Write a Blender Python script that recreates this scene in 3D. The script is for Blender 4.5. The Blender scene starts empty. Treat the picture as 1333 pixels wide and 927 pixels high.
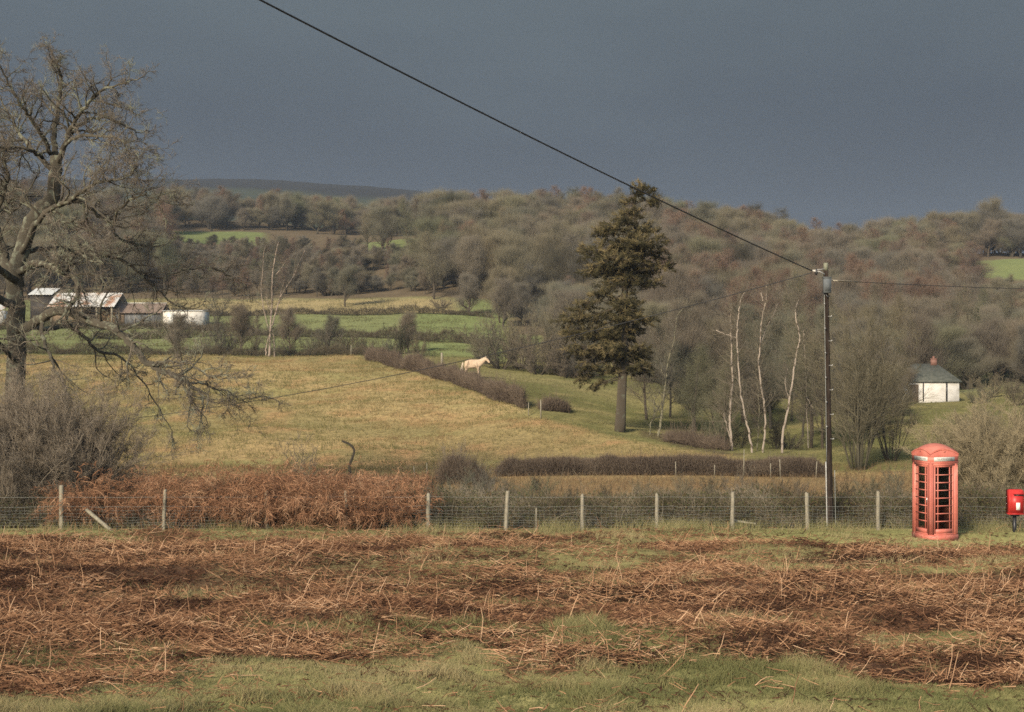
import bpy, math, numpy as np
from mathutils import Vector, Matrix
PI = math.pi
scn = bpy.context.scene
COL = scn.collection
F = 1850.0; CX = 666.5; CY = 463.5; EYE = 4.79
RS = np.random.RandomState

# ------------------------------------------------------------------ noise
def _hash(ix, iy, s):
    n = (ix.astype(np.int64) * 374761393 + iy.astype(np.int64) * 668265263 + s * 974711) & 0x7fffffff
    n = ((n ^ (n >> 13)) * 1274126177) & 0x7fffffff
    n = (n ^ (n >> 16)) & 0xffff
    return n / 65535.0
def noise2(x, y, s=0):
    x = np.asarray(x, float); y = np.asarray(y, float)
    ix = np.floor(x); iy = np.floor(y); fx = x - ix; fy = y - iy
    fx = fx * fx * (3 - 2 * fx); fy = fy * fy * (3 - 2 * fy)
    ix = ix.astype(np.int64); iy = iy.astype(np.int64)
    a = _hash(ix, iy, s); b = _hash(ix + 1, iy, s); c = _hash(ix, iy + 1, s); d = _hash(ix + 1, iy + 1, s)
    return (a * (1 - fx) + b * fx) * (1 - fy) + (c * (1 - fx) + d * fx) * fy
def fbm(x, y, s=0, o=3):
    v = 0; a = .5; t = 0
    for k in range(o):
        v = v + a * noise2(x, y, s + k * 17); t += a; a *= .5; x = np.asarray(x) * 2.03 + 5.1; y = np.asarray(y) * 2.03 + 1.7
    return v / t
def sstep(a, b, v):
    t = np.clip((np.asarray(v, float) - a) / (b - a), 0, 1); return t * t * (3 - 2 * t)

# ------------------------------------------------------------------ terrain
CPX = np.array([-600, -150, 0, 200, 400, 600, 700, 800, 900, 1000, 1100, 1200, 1333, 1500, 1900], float)
ZST = [(-60, 3.6), (-20, 3.3), (0, 3.1), (6, 2.0), (12, .95), (18, .28), (22, .2), (28, .1), (33, .05), (37, 0), (41, -.3),
       (46, -.5), (55, -.65), (62, -.85), (68, -.95)]
PST = [
 (78,  [600,600,600,600,602,600,596,592,590,594,592,590,590,590,590]),
 (86,  [572,572,572,572,572,570,560,562,578,584,583,580,579,579,579]),
 (95,  [545,545,545,545,548,545,530,548,566,574,572,570,568,568,568]),
 (110, [510,510,510,512,515,503,508,532,548,553,550,552,548,548,548]),
 (125, [483,483,483,486,488,488,496,508,520,527,530,538,531,530,530]),
 (140, [467,467,467,468,468,470,480,491,500,510,515,532,519,517,517]),
 (150, [463,463,463,464,463,463,474,485,494,502,509,529,511,508,508]),
 (170, [453,453,453,453,452,452,461,470,480,490,496,514,498,496,496]),
 (195, [437,437,437,437,437,437,445,453,465,475,480,490,480,480,480]),
 (220, [421,421,421,421,420,418,428,438,450,460,465,472,466,466,466]),
 (245, [402,402,402,402,400,402,412,420,430,440,445,452,450,450,450]),
 (270, [384,384,384,386,386,380,388,396,408,420,425,430,430,430,430]),
 (320, [345,345,345,352,354,342,342,350,362,375,385,385,385,385,385]),
 (370, [312,312,312,322,328,314,306,314,326,340,350,350,350,350,350]),
 (420, [288,288,288,300,308,304,298,302,312,325,336,338,338,338,338]),
 (480, [278,278,278,286,294,297,294,300,312,322,332,335,335,335,335]),
 (700, [300,300,300,300,305,310,320,325,330,340,350,350,350,350,350]),
 (1000,[275,270,265,265,270,280,300,310,330,340,350,350,350,350,350]),
 (1500,[238,236,234,232,237,255,275,300,330,350,355,355,355,355,355]),
 (2600,[260,260,260,260,265,275,300,320,340,360,365,365,365,365,365]),
]
FPX = np.arange(-600, 1901, 25.0)
FY = np.concatenate([np.arange(-60, 500, 1.0), np.arange(500, 2601, 20.0)])
def _build():
    Ys = np.array([z[0] for z in ZST] + [p[0] for p in PST], float)
    Z = np.zeros((len(Ys), len(CPX)))
    for i, (y, z) in enumerate(ZST): Z[i] = z
    for j, (y, p) in enumerate(PST): Z[len(ZST) + j] = EYE + (CY - np.array(p, float)) / F * y
    Zp = np.stack([np.interp(FPX, CPX, Z[i]) for i in range(len(Ys))])
    k = np.exp(-.5 * (np.arange(-4, 5) / 1.6) ** 2); k /= k.sum()
    Zp = np.stack([np.convolve(np.pad(r, 4, 'edge'), k, 'valid') for r in Zp])
    G = np.stack([np.interp(FY, Ys, Zp[:, c]) for c in range(len(FPX))], 1)
    def blur(a, s):
        n = int(3 * s); kk = np.exp(-.5 * (np.arange(-n, n + 1) / s) ** 2); kk /= kk.sum()
        return np.stack([np.convolve(np.pad(a[:, c], n, 'edge'), kk, 'valid') for c in range(a.shape[1])], 1)
    n1 = 560
    A = G.copy(); A[:n1] = blur(G[:n1], 2.0); B = G.copy(); B[:n1] = blur(G[:n1], 6.0); B[540:n1] = G[540:n1]
    w = sstep(120, 220, FY)[:, None]
    return A * (1 - w) + B * w
ZG = _build()
def pxof(x, Y): return np.clip(np.asarray(x, float) / np.maximum(np.asarray(Y, float), 16) * F + CX, -600, 1899)
def gz(x, Y, bumps=True):
    x = np.asarray(x, float); Y = np.asarray(Y, float)
    fx = (pxof(x, Y) - FPX[0]) / 25.0; ix = np.clip(fx.astype(int), 0, len(FPX) - 2); fx = fx - ix
    fy = np.interp(Y, FY, np.arange(len(FY))); iy = np.clip(fy.astype(int), 0, len(FY) - 2); fy = fy - iy
    z = (ZG[iy, ix] * (1 - fx) + ZG[iy, ix + 1] * fx) * (1 - fy) + (ZG[iy + 1, ix] * (1 - fx) + ZG[iy + 1, ix + 1] * fx) * fy
    if bumps:
        near = sstep(12, 17, Y) * (1 - sstep(39, 42, Y))
        z = z + near * ((fbm(x * .3 + 3, Y * .55, 5) - .5) * (.5 + .25 * sstep(24, 20, Y)) + (fbm(x * 1.1, Y * 1.6, 9) - .5) * .16)
        mid = sstep(60, 80, Y)
        z = z + mid * ((fbm(x * .12, Y * .16, 15) - .5) * .7 + (fbm(x * .6, Y * .6, 19) - .5) * .16)
        z = z + sstep(240, 320, Y) * (fbm(x * .02, Y * .02, 25) - .5) * 6
    return z
def X(px, Y): return (px - CX) / F * Y
def at(px, Y):
    x = X(px, Y); return Vector((x, Y, float(gz(x, Y))))
def pix(px, py, Y): return np.array([X(px, Y), Y, EYE + (CY - py) / F * Y])

# ------------------------------------------------------------------ mesh building
class Geo:
    def __init__(s): s.V = []; s.Q = []; s.T = []; s.rq = []; s.rt = []; s.n = 0
    def add(s, V, Q=None, T=None, rq=None, rt=None):
        V = np.asarray(V, float).reshape(-1, 3); s.V.append(V)
        if Q is not None and len(Q):
            Q = np.asarray(Q, np.int64).reshape(-1, 4); s.Q.append(Q + s.n); s.rq.append(np.full(len(Q), .5) if rq is None else np.broadcast_to(np.asarray(rq, float), (len(Q),)))
        if T is not None and len(T):
            T = np.asarray(T, np.int64).reshape(-1, 3); s.T.append(T + s.n); s.rt.append(np.full(len(T), .5) if rt is None else np.broadcast_to(np.asarray(rt, float), (len(T),)))
        s.n += len(V)
    def merged(s, other, name, ma, mb):
        g = Geo(); g.V = s.V + other.V; g.n = s.n + other.n; g.Q = s.Q + [q + s.n for q in other.Q]; g.T = s.T + [q + s.n for q in other.T]; g.rq = s.rq + other.rq; g.rt = s.rt + other.rt
        me = g.mesh(name, ma); me.materials.append(mb)
        q0, q1 = sum(len(q) for q in s.Q), sum(len(q) for q in other.Q); t0, t1 = sum(len(q) for q in s.T), sum(len(q) for q in other.T)
        me.polygons.foreach_set('material_index', np.concatenate([np.zeros(q0), np.ones(q1), np.zeros(t0), np.ones(t1)]).astype(np.int32)); return me
    def mesh(s, name, mat, smooth=False):
        V = np.concatenate(s.V) if s.V else np.zeros((0, 3))
        Q = np.concatenate(s.Q) if s.Q else np.zeros((0, 4), np.int64)
        T = np.concatenate(s.T) if s.T else np.zeros((0, 3), np.int64)
        me = bpy.data.meshes.new(name)
        me.vertices.add(len(V)); me.vertices.foreach_set('co', V.astype(np.float32).ravel())
        me.loops.add(Q.size + T.size); me.loops.foreach_set('vertex_index', np.concatenate([Q.ravel(), T.ravel()]).astype(np.int32))
        me.polygons.add(len(Q) + len(T))
        me.polygons.foreach_set('loop_start', np.concatenate([np.arange(len(Q)) * 4, Q.size + np.arange(len(T)) * 3]).astype(np.int32))
        if smooth: me.polygons.foreach_set('use_smooth', np.ones(len(Q) + len(T), bool))
        me.update(calc_edges=True)
        r = np.concatenate([np.concatenate(s.rq) if s.rq else np.zeros(0), np.concatenate(s.rt) if s.rt else np.zeros(0)])
        a = me.attributes.new('rnd', 'FLOAT', 'FACE'); a.data.foreach_set('value', r.astype(np.float32))
        if mat: me.materials.append(mat)
        return me
    def obj(s, name, mat, parent=None, smooth=False, loc=None):
        o = bpy.data.objects.new(name, s.mesh(name, mat, smooth)); COL.objects.link(o)
        if parent: o.parent = parent
        if loc is not None: o.location = loc
        return o
    # ---- shapes
    def box(s, c, d, rz=0, r=.5, bev=0):
        c = np.asarray(c, float); d = np.asarray(d, float) / 2
        v = np.array([[x, y, z] for z in (-1, 1) for y in (-1, 1) for x in (-1, 1)], float) * d
        if rz: v = v @ np.array([[math.cos(rz), math.sin(rz), 0], [-math.sin(rz), math.cos(rz), 0], [0, 0, 1]])
        s.add(v + c, [[0, 2, 3, 1], [4, 5, 7, 6], [0, 1, 5, 4], [2, 6, 7, 3], [0, 4, 6, 2], [1, 3, 7, 5]], rq=r)
    def tubes(s, P, R, k=5, rnd=None, rng=None, cap=True):
        P = np.asarray(P, float); R = np.asarray(R, float)
        if P.ndim == 2: P = P[None]; R = R[None]
        N, n = P.shape[:2]
        T = np.gradient(P, axis=1); T /= np.linalg.norm(T, axis=2, keepdims=True) + 1e-9
        mean = T.mean(1); ref = np.where(np.abs(mean[:, 2:3]) > .8, np.array([[1., .13, 0]]), np.array([[.07, .05, 1.]]))[:, None, :]
        U = np.cross(T, ref); U /= np.linalg.norm(U, axis=2, keepdims=True) + 1e-9
        W = np.cross(T, U)
        a = np.arange(k) * 2 * PI / k
        ring = P[:, :, None] + R[:, :, None, None] * (np.cos(a)[:, None] * U[:, :, None] + np.sin(a)[:, None] * W[:, :, None])
        base = (np.arange(N) * n * k)[:, None, None]; i = (np.arange(n - 1) * k)[None, :, None]; j = np.arange(k)[None, None, :]; j2 = (j + 1) % k
        Q = np.stack([base + i + j, base + i + j2, base + i + k + j2, base + i + k + j], -1).reshape(-1, 4)
        rr = .5 if rnd is None else np.repeat(np.broadcast_to(rnd, (N,)), (n - 1) * k)
        s.add(ring, Q, rq=rr)
        if cap and N < 400 and k >= 4:
            tri = []
            for b in range(N):
                for ring0, flip in ((b * n * k, 1), (b * n * k + (n - 1) * k, 0)):
                    for q in range(1, k - 1):
                        t = [ring0, ring0 + q, ring0 + q + 1]; tri.append(t[::-1] if flip else t)
            m = s.n - N * n * k
            s.T.append(np.array(tri, np.int64) + m); s.rt.append(np.full(len(tri), .5))
    def spikes(s, o, d, r, rnd=None, rng=None, k=3):
        o = np.asarray(o, float); d = np.asarray(d, float); N = len(o); r = np.broadcast_to(np.asarray(r, float), (N,))
        t = d / (np.linalg.norm(d, axis=1, keepdims=True) + 1e-9)
        ref = np.where(np.abs(t[:, 2:3]) > .8, np.array([[1., .1, 0]]), np.array([[.1, 0, 1.]]))
        u = np.cross(t, ref); u /= np.linalg.norm(u, axis=1, keepdims=True) + 1e-9; w = np.cross(t, u)
        a = np.arange(k) * 2 * PI / k
        ring = o[:, None] + r[:, None, None] * (np.cos(a)[None, :, None] * u[:, None] + np.sin(a)[None, :, None] * w[:, None])
        V = np.concatenate([ring, (o + d)[:, None]], 1)
        b = (np.arange(N) * (k + 1))[:, None]; j = np.arange(k)[None]
        T = np.stack([b + j, b + (j + 1) % k, np.broadcast_to(b + k, (N, k))], -1)
        rr = .5 if rnd is None else np.repeat(np.broadcast_to(rnd, (N,)), k)
        s.add(V, None, T, rt=rr)
    def ribbons(s, P, Wd, S, rnd=None):
        P = np.asarray(P, float); N, n = P.shape[:2]; Wd = np.broadcast_to(Wd, (N, n)); S = np.asarray(S, float)
        if S.ndim == 2: S = S[:, None, :]
        L = P - S * Wd[..., None] / 2; Rr = P + S * Wd[..., None] / 2
        V = np.stack([L, Rr], 2)
        b = (np.arange(N) * n * 2)[:, None]; i = (np.arange(n - 1) * 2)[None]
        Q = np.stack([b + i, b + i + 1, b + i + 3, b + i + 2], -1)
        rr = .5 if rnd is None else np.repeat(np.broadcast_to(rnd, (N,)), n - 1)
        s.add(V, Q, rq=rr)
    def sheet(s, A, r=.5):           # grid of points (n,m,3)
        A = np.asarray(A, float); n, m = A.shape[:2]
        i = (np.arange(n - 1) * m)[:, None]; j = np.arange(m - 1)[None]
        s.add(A, np.stack([i + j, i + j + 1, i + m + j + 1, i + m + j], -1), rq=r)
    def prism(s, poly, y0, y1, r=.5):   # polygon of (x,z) swept along y
        n = len(poly); a = [(x, y0, z) for x, z in poly]; b = [(x, y1, z) for x, z in poly]
        s.add(a + b, [[i, (i + 1) % n, n + (i + 1) % n, n + i] for i in range(n)], [[0, i + 1, i] for i in range(1, n - 1)] + [[n, n + i, n + i + 1] for i in range(1, n - 1)], rq=r, rt=r)

def norm(v): return v / (np.linalg.norm(v, axis=-1, keepdims=True) + 1e-9)
def branches(o, d, L, r, n, wob, trop, rng, tip=.25, trop_end=None):
    o = np.asarray(o, float); d = norm(np.asarray(d, float)); N = len(o); L = np.broadcast_to(L, (N,)); r = np.broadcast_to(r, (N,))
    pts = [o]; p = o
    for i in range(n):
        tz = trop if trop_end is None else trop + (trop_end - trop) * i / max(n - 1, 1)
        d = norm(d + rng.normal(size=d.shape) * wob + np.array([0, 0, tz])); p = p + d * (L / n)[:, None]; pts.append(p)
    P = np.stack(pts, 1); R = r[:, None] * np.linspace(1, tip, n + 1)[None]
    return P, R
def spawn(P, R, L, m, t0, t1, a0, a1, l0, l1, rr, rng, fall=.5):
    N, n1 = P.shape[:2]
    t = t0 + (t1 - t0) * (np.arange(m)[None] + rng.rand(N, m)) / m
    f = np.clip(t, 0, .999) * (n1 - 1); i = f.astype(int); f = f - i; b = np.arange(N)[:, None]
    pos = P[b, i] * (1 - f[..., None]) + P[b, i + 1] * f[..., None]; r = R[b, i] * (1 - f) + R[b, i + 1] * f
    tan = norm(P[b, i + 1] - P[b, i])
    rv = norm(rng.normal(size=tan.shape)); u = norm(np.cross(tan, rv))
    ang = a0 + (a1 - a0) * rng.rand(N, m)
    d = np.cos(ang)[..., None] * tan + np.sin(ang)[..., None] * u
    Ls = np.broadcast_to(L, (N,))[:, None] * (l0 + (l1 - l0) * rng.rand(N, m)) * (1 - fall * (t - t0) / max(t1 - t0, 1e-6))
    return pos.reshape(-1, 3), d.reshape(-1, 3), Ls.ravel(), np.minimum(r * rr, r).ravel()
def catmull(pts, n):
    p = np.asarray(pts, float); p = np.concatenate([[2 * p[0] - p[1]], p, [2 * p[-1] - p[-2]]])
    out = []; m = len(p) - 3
    for t in np.linspace(0, m - 1e-6, n):
        i = int(t); f = t - i; a, b, c, d = p[i:i + 4]
        out.append(.5 * (2 * b + (c - a) * f + (2 * a - 5 * b + 4 * c - d) * f * f + (3 * b - a - 3 * c + d) * f ** 3))
    return np.array(out)

# ------------------------------------------------------------------ materials
def _new(name):
    m = bpy.data.materials.new(name); m.use_nodes = True; nt = m.node_tree; nt.nodes.clear()
    out = nt.nodes.new('ShaderNodeOutputMaterial'); return m, nt, out
def _ramp(nt, stops):
    r = nt.nodes.new('ShaderNodeValToRGB'); e = r.color_ramp.elements
    while len(e) < len(stops): e.new(.5)
    for i, (p, c) in enumerate(stops): e[i].position = p; e[i].color = (*c, 1)
    return r
def _even(cols): return [(i / max(len(cols) - 1, 1), c) for i, c in enumerate(cols)]
VG, VSAT = .78, .07
def tone_(c, g=None):
    l = .3 * c[0] + .59 * c[1] + .11 * c[2]; return tuple((v + (l - v) * VSAT) * (VG if g is None else g) for v in c)
def veg(name, cols, rough=.8, trans=0, objvar=None, lich=None):
    cols = [tone_(c) for c in cols]
    if lich: lich = (tone_(lich[0]), lich[1], lich[2])
    m, nt, out = _new(name); L = nt.links.new
    at_ = nt.nodes.new('ShaderNodeAttribute'); at_.attribute_name = 'rnd'
    r = _ramp(nt, _even(cols)); L(at_.outputs['Fac'], r.inputs[0]); c = r.outputs[0]
    if objvar:
        oi = nt.nodes.new('ShaderNodeObjectInfo'); r2 = _ramp(nt, _even(objvar)); L(oi.outputs['Random'], r2.inputs[0])
        mx = nt.nodes.new('ShaderNodeMixRGB'); mx.blend_type = 'MULTIPLY'; mx.inputs[0].default_value = 1; L(c, mx.inputs[1]); L(r2.outputs[0], mx.inputs[2]); c = mx.outputs[0]
    if lich:
        g = nt.nodes.new('ShaderNodeNewGeometry'); no = nt.nodes.new('ShaderNodeTexNoise'); no.inputs['Scale'].default_value = lich[1]; no.inputs['Detail'].default_value = 4
        L(g.outputs['Position'], no.inputs['Vector'])
        rr = _ramp(nt, [(lich[2], (0, 0, 0)), (lich[2] + .08, (1, 1, 1))]); L(no.outputs[0], rr.inputs[0])
        mx = nt.nodes.new('ShaderNodeMixRGB'); L(rr.outputs[0], mx.inputs[0]); L(c, mx.inputs[1]); mx.inputs[2].default_value = (*lich[0], 1); c = mx.outputs[0]
    d = nt.nodes.new('ShaderNodeBsdfDiffuse'); d.inputs['Roughness'].default_value = rough; L(c, d.inputs[0]); sh = d.outputs[0]
    if trans:
        t = nt.nodes.new('ShaderNodeBsdfTranslucent'); L(c, t.inputs[0]); ms = nt.nodes.new('ShaderNodeMixShader'); ms.inputs[0].default_value = trans
        L(sh, ms.inputs[1]); L(t.outputs[0], ms.inputs[2]); sh = ms.outputs[0]
    L(sh, out.inputs[0]); return m
def surf(name, cols, scale=4, detail=5, rough=.7, stretch=(1, 1, 1), pos=(.3, .7), bump=.0, metal=0, spec=.4, coord='Object', wear=None):
    m, nt, out = _new(name); L = nt.links.new
    tc = nt.nodes.new('ShaderNodeTexCoord'); mp = nt.nodes.new('ShaderNodeMapping'); mp.inputs['Scale'].default_value = stretch; L(tc.outputs[coord], mp.inputs[0])
    no = nt.nodes.new('ShaderNodeTexNoise'); no.inputs['Scale'].default_value = scale; no.inputs['Detail'].default_value = detail; no.inputs['Roughness'].default_value = .65; L(mp.outputs[0], no.inputs['Vector'])
    n = len(cols); r = _ramp(nt, [(pos[0] + (pos[1] - pos[0]) * i / max(n - 1, 1), c) for i, c in enumerate(cols)]); L(no.outputs[0], r.inputs[0]); c = r.outputs[0]
    if wear:
        n2 = nt.nodes.new('ShaderNodeTexNoise'); n2.inputs['Scale'].default_value = wear[1]; n2.inputs['Detail'].default_value = 6; L(mp.outputs[0], n2.inputs['Vector'])
        rr = _ramp(nt, [(wear[2], (0, 0, 0)), (wear[2] + .07, (1, 1, 1))]); L(n2.outputs[0], rr.inputs[0])
        mx = nt.nodes.new('ShaderNodeMixRGB'); L(rr.outputs[0], mx.inputs[0]); L(c, mx.inputs[1]); mx.inputs[2].default_value = (*wear[0], 1); c = mx.outputs[0]
    b = nt.nodes.new('ShaderNodeBsdfPrincipled'); L(c, b.inputs['Base Color']); b.inputs['Roughness'].default_value = rough; b.inputs['Metallic'].default_value = metal
    b.inputs['Specular IOR Level'].default_value = spec
    if bump:
        bp = nt.nodes.new('ShaderNodeBump'); bp.inputs['Strength'].default_value = bump; bp.inputs['Distance'].default_value = .02; L(no.outputs[0], bp.inputs['Height']); L(bp.outputs[0], b.inputs['Normal'])
    L(b.outputs[0], out.inputs[0]); return m
def glass_mat():
    m, nt, out = _new('pane_glass'); L = nt.links.new
    t = nt.nodes.new('ShaderNodeBsdfTransparent'); t.inputs[0].default_value = (.62, .64, .62, 1); g = nt.nodes.new('ShaderNodeBsdfGlossy'); g.inputs['Roughness'].default_value = .08
    ms = nt.nodes.new('ShaderNodeMixShader'); ms.inputs[0].default_value = .07; L(t.outputs[0], ms.inputs[1]); L(g.outputs[0], ms.inputs[2]); L(ms.outputs[0], out.inputs[0]); return m

OV = [(.82, .84, .86), (1.0, .99, .97), (1.14, 1.02, .92), (.94, .88, .85), (1.16, 1.1, 1.02), (.84, .92, .80)]
M = dict(
 bark=veg('bark_brown', [(.075, .062, .045), (.12, .10, .072)], lich=((.15, .155, .11), 2.2, .57)),
 bark_far=veg('bark_far', [(.075, .067, .05), (.115, .10, .077)], objvar=OV),
 oak=veg('oak_bark', [(.075, .066, .05), (.13, .115, .085)], lich=((.21, .215, .155), 3.5, .545)),
 oak_twig=veg('oak_twigs', [(.11, .09, .07), (.175, .147, .113), (.24, .205, .158)], lich=((.27, .28, .19), 1.3, .55)),
 crown_olive=veg('crown_olive', [(.098, .095, .064), (.148, .138, .094), (.195, .18, .125)], objvar=OV),
 crown_grey=veg('crown_grey', [(.112, .103, .08), (.172, .155, .121)], objvar=OV),
 crown_russet=veg('crown_russet', [(.135, .095, .072), (.20, .145, .11)], objvar=OV),
 crown_dark=veg('crown_dark', [(.055, .053, .038), (.085, .08, .058)], objvar=OV),
 birch=veg('birch_bark', [(.36, .295, .235), (.45, .38, .305)], lich=((.14, .11, .08), 3.2, .56)),
 birch_low=veg('mossy_bark', [(.20, .19, .12), (.30, .27, .18)], lich=((.09, .08, .05), 3.0, .52)),
 deadwood=veg('pale_deadwood', [(.36, .28, .22), (.44, .355, .28)], lich=((.17, .13, .09), 2.0, .56)),
 needle=veg('needles', [(.04, .037, .019), (.10, .086, .04), (.21, .165, .08)], trans=.1),
 needle_far=veg('needles_far', [(.04, .05, .025), (.07, .08, .035)], objvar=OV),
 hedge=veg('hedge_twigs', [(.075, .056, .042), (.13, .098, .07), (.19, .145, .10)]),
 hedge_far=veg('hedge_far', [(.085, .07, .045), (.12, .10, .065)]),
 scrub=veg('scrub_twigs', [(.065, .052, .036), (.115, .094, .062), (.18, .15, .10), (.28, .235, .165)]),
 leafy=veg('bramble_leaves', [(.05, .065, .025), (.09, .10, .04), (.14, .13, .055), (.15, .09, .04)], trans=.2),
 willow=veg('willow_twigs', [(.17, .14, .085), (.27, .22, .13), (.37, .305, .185)]),
 bush=veg('bush_twigs', [(.15, .12, .088), (.24, .195, .14), (.34, .285, .21)]),
 bracken=veg('bracken_fronds', [(.16, .08, .045), (.31, .15, .076), (.47, .245, .127), (.57, .35, .20)], trans=.15),
 litter=veg('bracken_litter', [(.055, .029, .019), (.13, .064, .036), (.26, .13, .066), (.42, .235, .12)], trans=.08),
 stalk=veg('bracken_stalks', [(.10, .052, .03), (.27, .138, .07), (.52, .285, .145), (.72, .47, .275)]),
 grass=veg('grass_blades', [(.17, .185, .07), (.25, .25, .095), (.37, .33, .14), (.52, .42, .21)], trans=.3),
 rough=veg('rough_grass_blades', [(.15, .105, .055), (.26, .165, .085), (.33, .23, .125), (.19, .16, .08)], trans=.25),
 tuft=veg('meadow_tufts', [(.21, .195, .07), (.30, .24, .095), (.36, .28, .12), (.31, .19, .085)], trans=.25),
 tuft_green=veg('pasture_tufts', [(.13, .128, .05), (.195, .178, .075), (.27, .23, .108)], trans=.25),
 post=surf('weathered_post', [(.12, .102, .07), (.21, .185, .13), (.29, .255, .185)], 6, stretch=(3, 3, .6), bump=.3),
 wire=surf('galvanised_wire', [(.20, .21, .19), (.30, .31, .28)], 20, rough=.5, metal=.2),
 cable=surf('black_cable', [(.018, .018, .018), (.03, .03, .03)], 5, rough=.5),
 palewire=surf('pale_dead_end_grip', [(.38, .33, .24), (.48, .42, .31)], 9, rough=.5),
 pole=surf('creosoted_pole', [(.014, .011, .009), (.028, .021, .017), (.055, .042, .033)], 5, stretch=(4, 4, .35), bump=.3, rough=.95, spec=.03),
 poletop=surf('pole_top_lichen', [(.12, .125, .085), (.18, .18, .125)], 9),
 greybox=surf('grey_terminal_box', [(.085, .095, .098), (.13, .14, .143)], 9, rough=.9, spec=.1),
 steel=surf('galvanised_steel', [(.36, .35, .32), (.50, .48, .44)], 12, rough=.45, metal=.4),
 red=surf('faded_red_paint', [(.41, .108, .075), (.50, .145, .102), (.55, .20, .145)], 2.6, rough=.55, wear=((.54, .24, .175), 5, .62), stretch=(1, 1, .5)),
 redroof=surf('chalky_red_paint', [(.44, .125, .088), (.53, .19, .14)], 4, rough=.7),
 postred=surf('bright_red_paint', [(.38, .02, .018), (.46, .035, .028)], 3, rough=.45),
 black=surf('black_paint', [(.012, .012, .013), (.028, .028, .028)], 6, rough=.4),
 sign=surf('opal_sign', [(.45, .45, .39), (.54, .54, .48)], 6, rough=.4),
 signtext=surf('sign_lettering', [(.03, .03, .03), (.04, .04, .04)], 6),
 white=surf('white_plate', [(.70, .68, .62), (.78, .76, .70)], 8),
 lime=surf('limewash', [(.42, .39, .33), (.58, .55, .49), (.66, .63, .57)], 1.4, rough=.9, wear=((.30, .28, .22), 1.1, .72)),
 slate=surf('mossy_slate', [(.05, .056, .042), (.085, .088, .068), (.12, .12, .095)], 2.5),
 brick=surf('chimney_brick', [(.14, .07, .05), (.21, .105, .075)], 9),
 tin=surf('rusted_tin', [(.66, .65, .60), (.56, .54, .49), (.40, .24, .15), (.30, .15, .09)], .45, pos=(.42, .68), stretch=(1, 1, 1), rough=.55),
 tinwhite=surf('pale_tin', [(.52, .53, .50), (.66, .66, .62)], 1.2, rough=.5),
 rustroof=surf('brown_roof', [(.16, .115, .085), (.24, .18, .14)], 1.5, rough=.8),
 tarwall=surf('tarred_boards', [(.045, .05, .055), (.10, .105, .11), (.20, .20, .19)], 2.5, stretch=(3, 3, .3)),
 boards=surf('old_boards', [(.12, .085, .055), (.22, .16, .10)], 3, stretch=(4, 4, .3)),
 hay=veg('hay', [(.30, .20, .10), (.40, .27, .14), (.24, .15, .08)]),
 pony=surf('cream_coat', [(.40, .285, .185), (.53, .40, .275)], 2.2, rough=.7, coord='Object'),
 mane=surf('cream_mane', [(.50, .41, .30), (.60, .51, .39)], 12),
 hoof=surf('hoof', [(.10, .07, .05), (.14, .10, .07)], 9),
 dark=surf('dark_void', [(.02, .017, .014), (.035, .03, .025)], 4),
 glass=glass_mat(),
 chrome=surf('worn_metal', [(.4, .4, .38), (.5, .5, .48)], 10, rough=.3, metal=.7),
)

# ------------------------------------------------------------------ objects
def tag(o, label, cat, group=None, kind=None):
    if label: o['label'] = label
    if cat: o['category'] = cat
    if group: o['group'] = group
    if kind: o['kind'] = kind
    return o
def thing(name, label, cat, loc=(0, 0, 0), rz=0, group=None, sc=None):
    o = bpy.data.objects.new(name, None); o.empty_display_size = .2; COL.objects.link(o); o.location = loc; o.rotation_euler = (0, 0, rz)
    if sc is not None: o.scale = sc
    return tag(o, label, cat, group)
def child(src, name, parent):
    c = bpy.data.objects.new(name, src); COL.objects.link(c); c.parent = parent; return c

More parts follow.
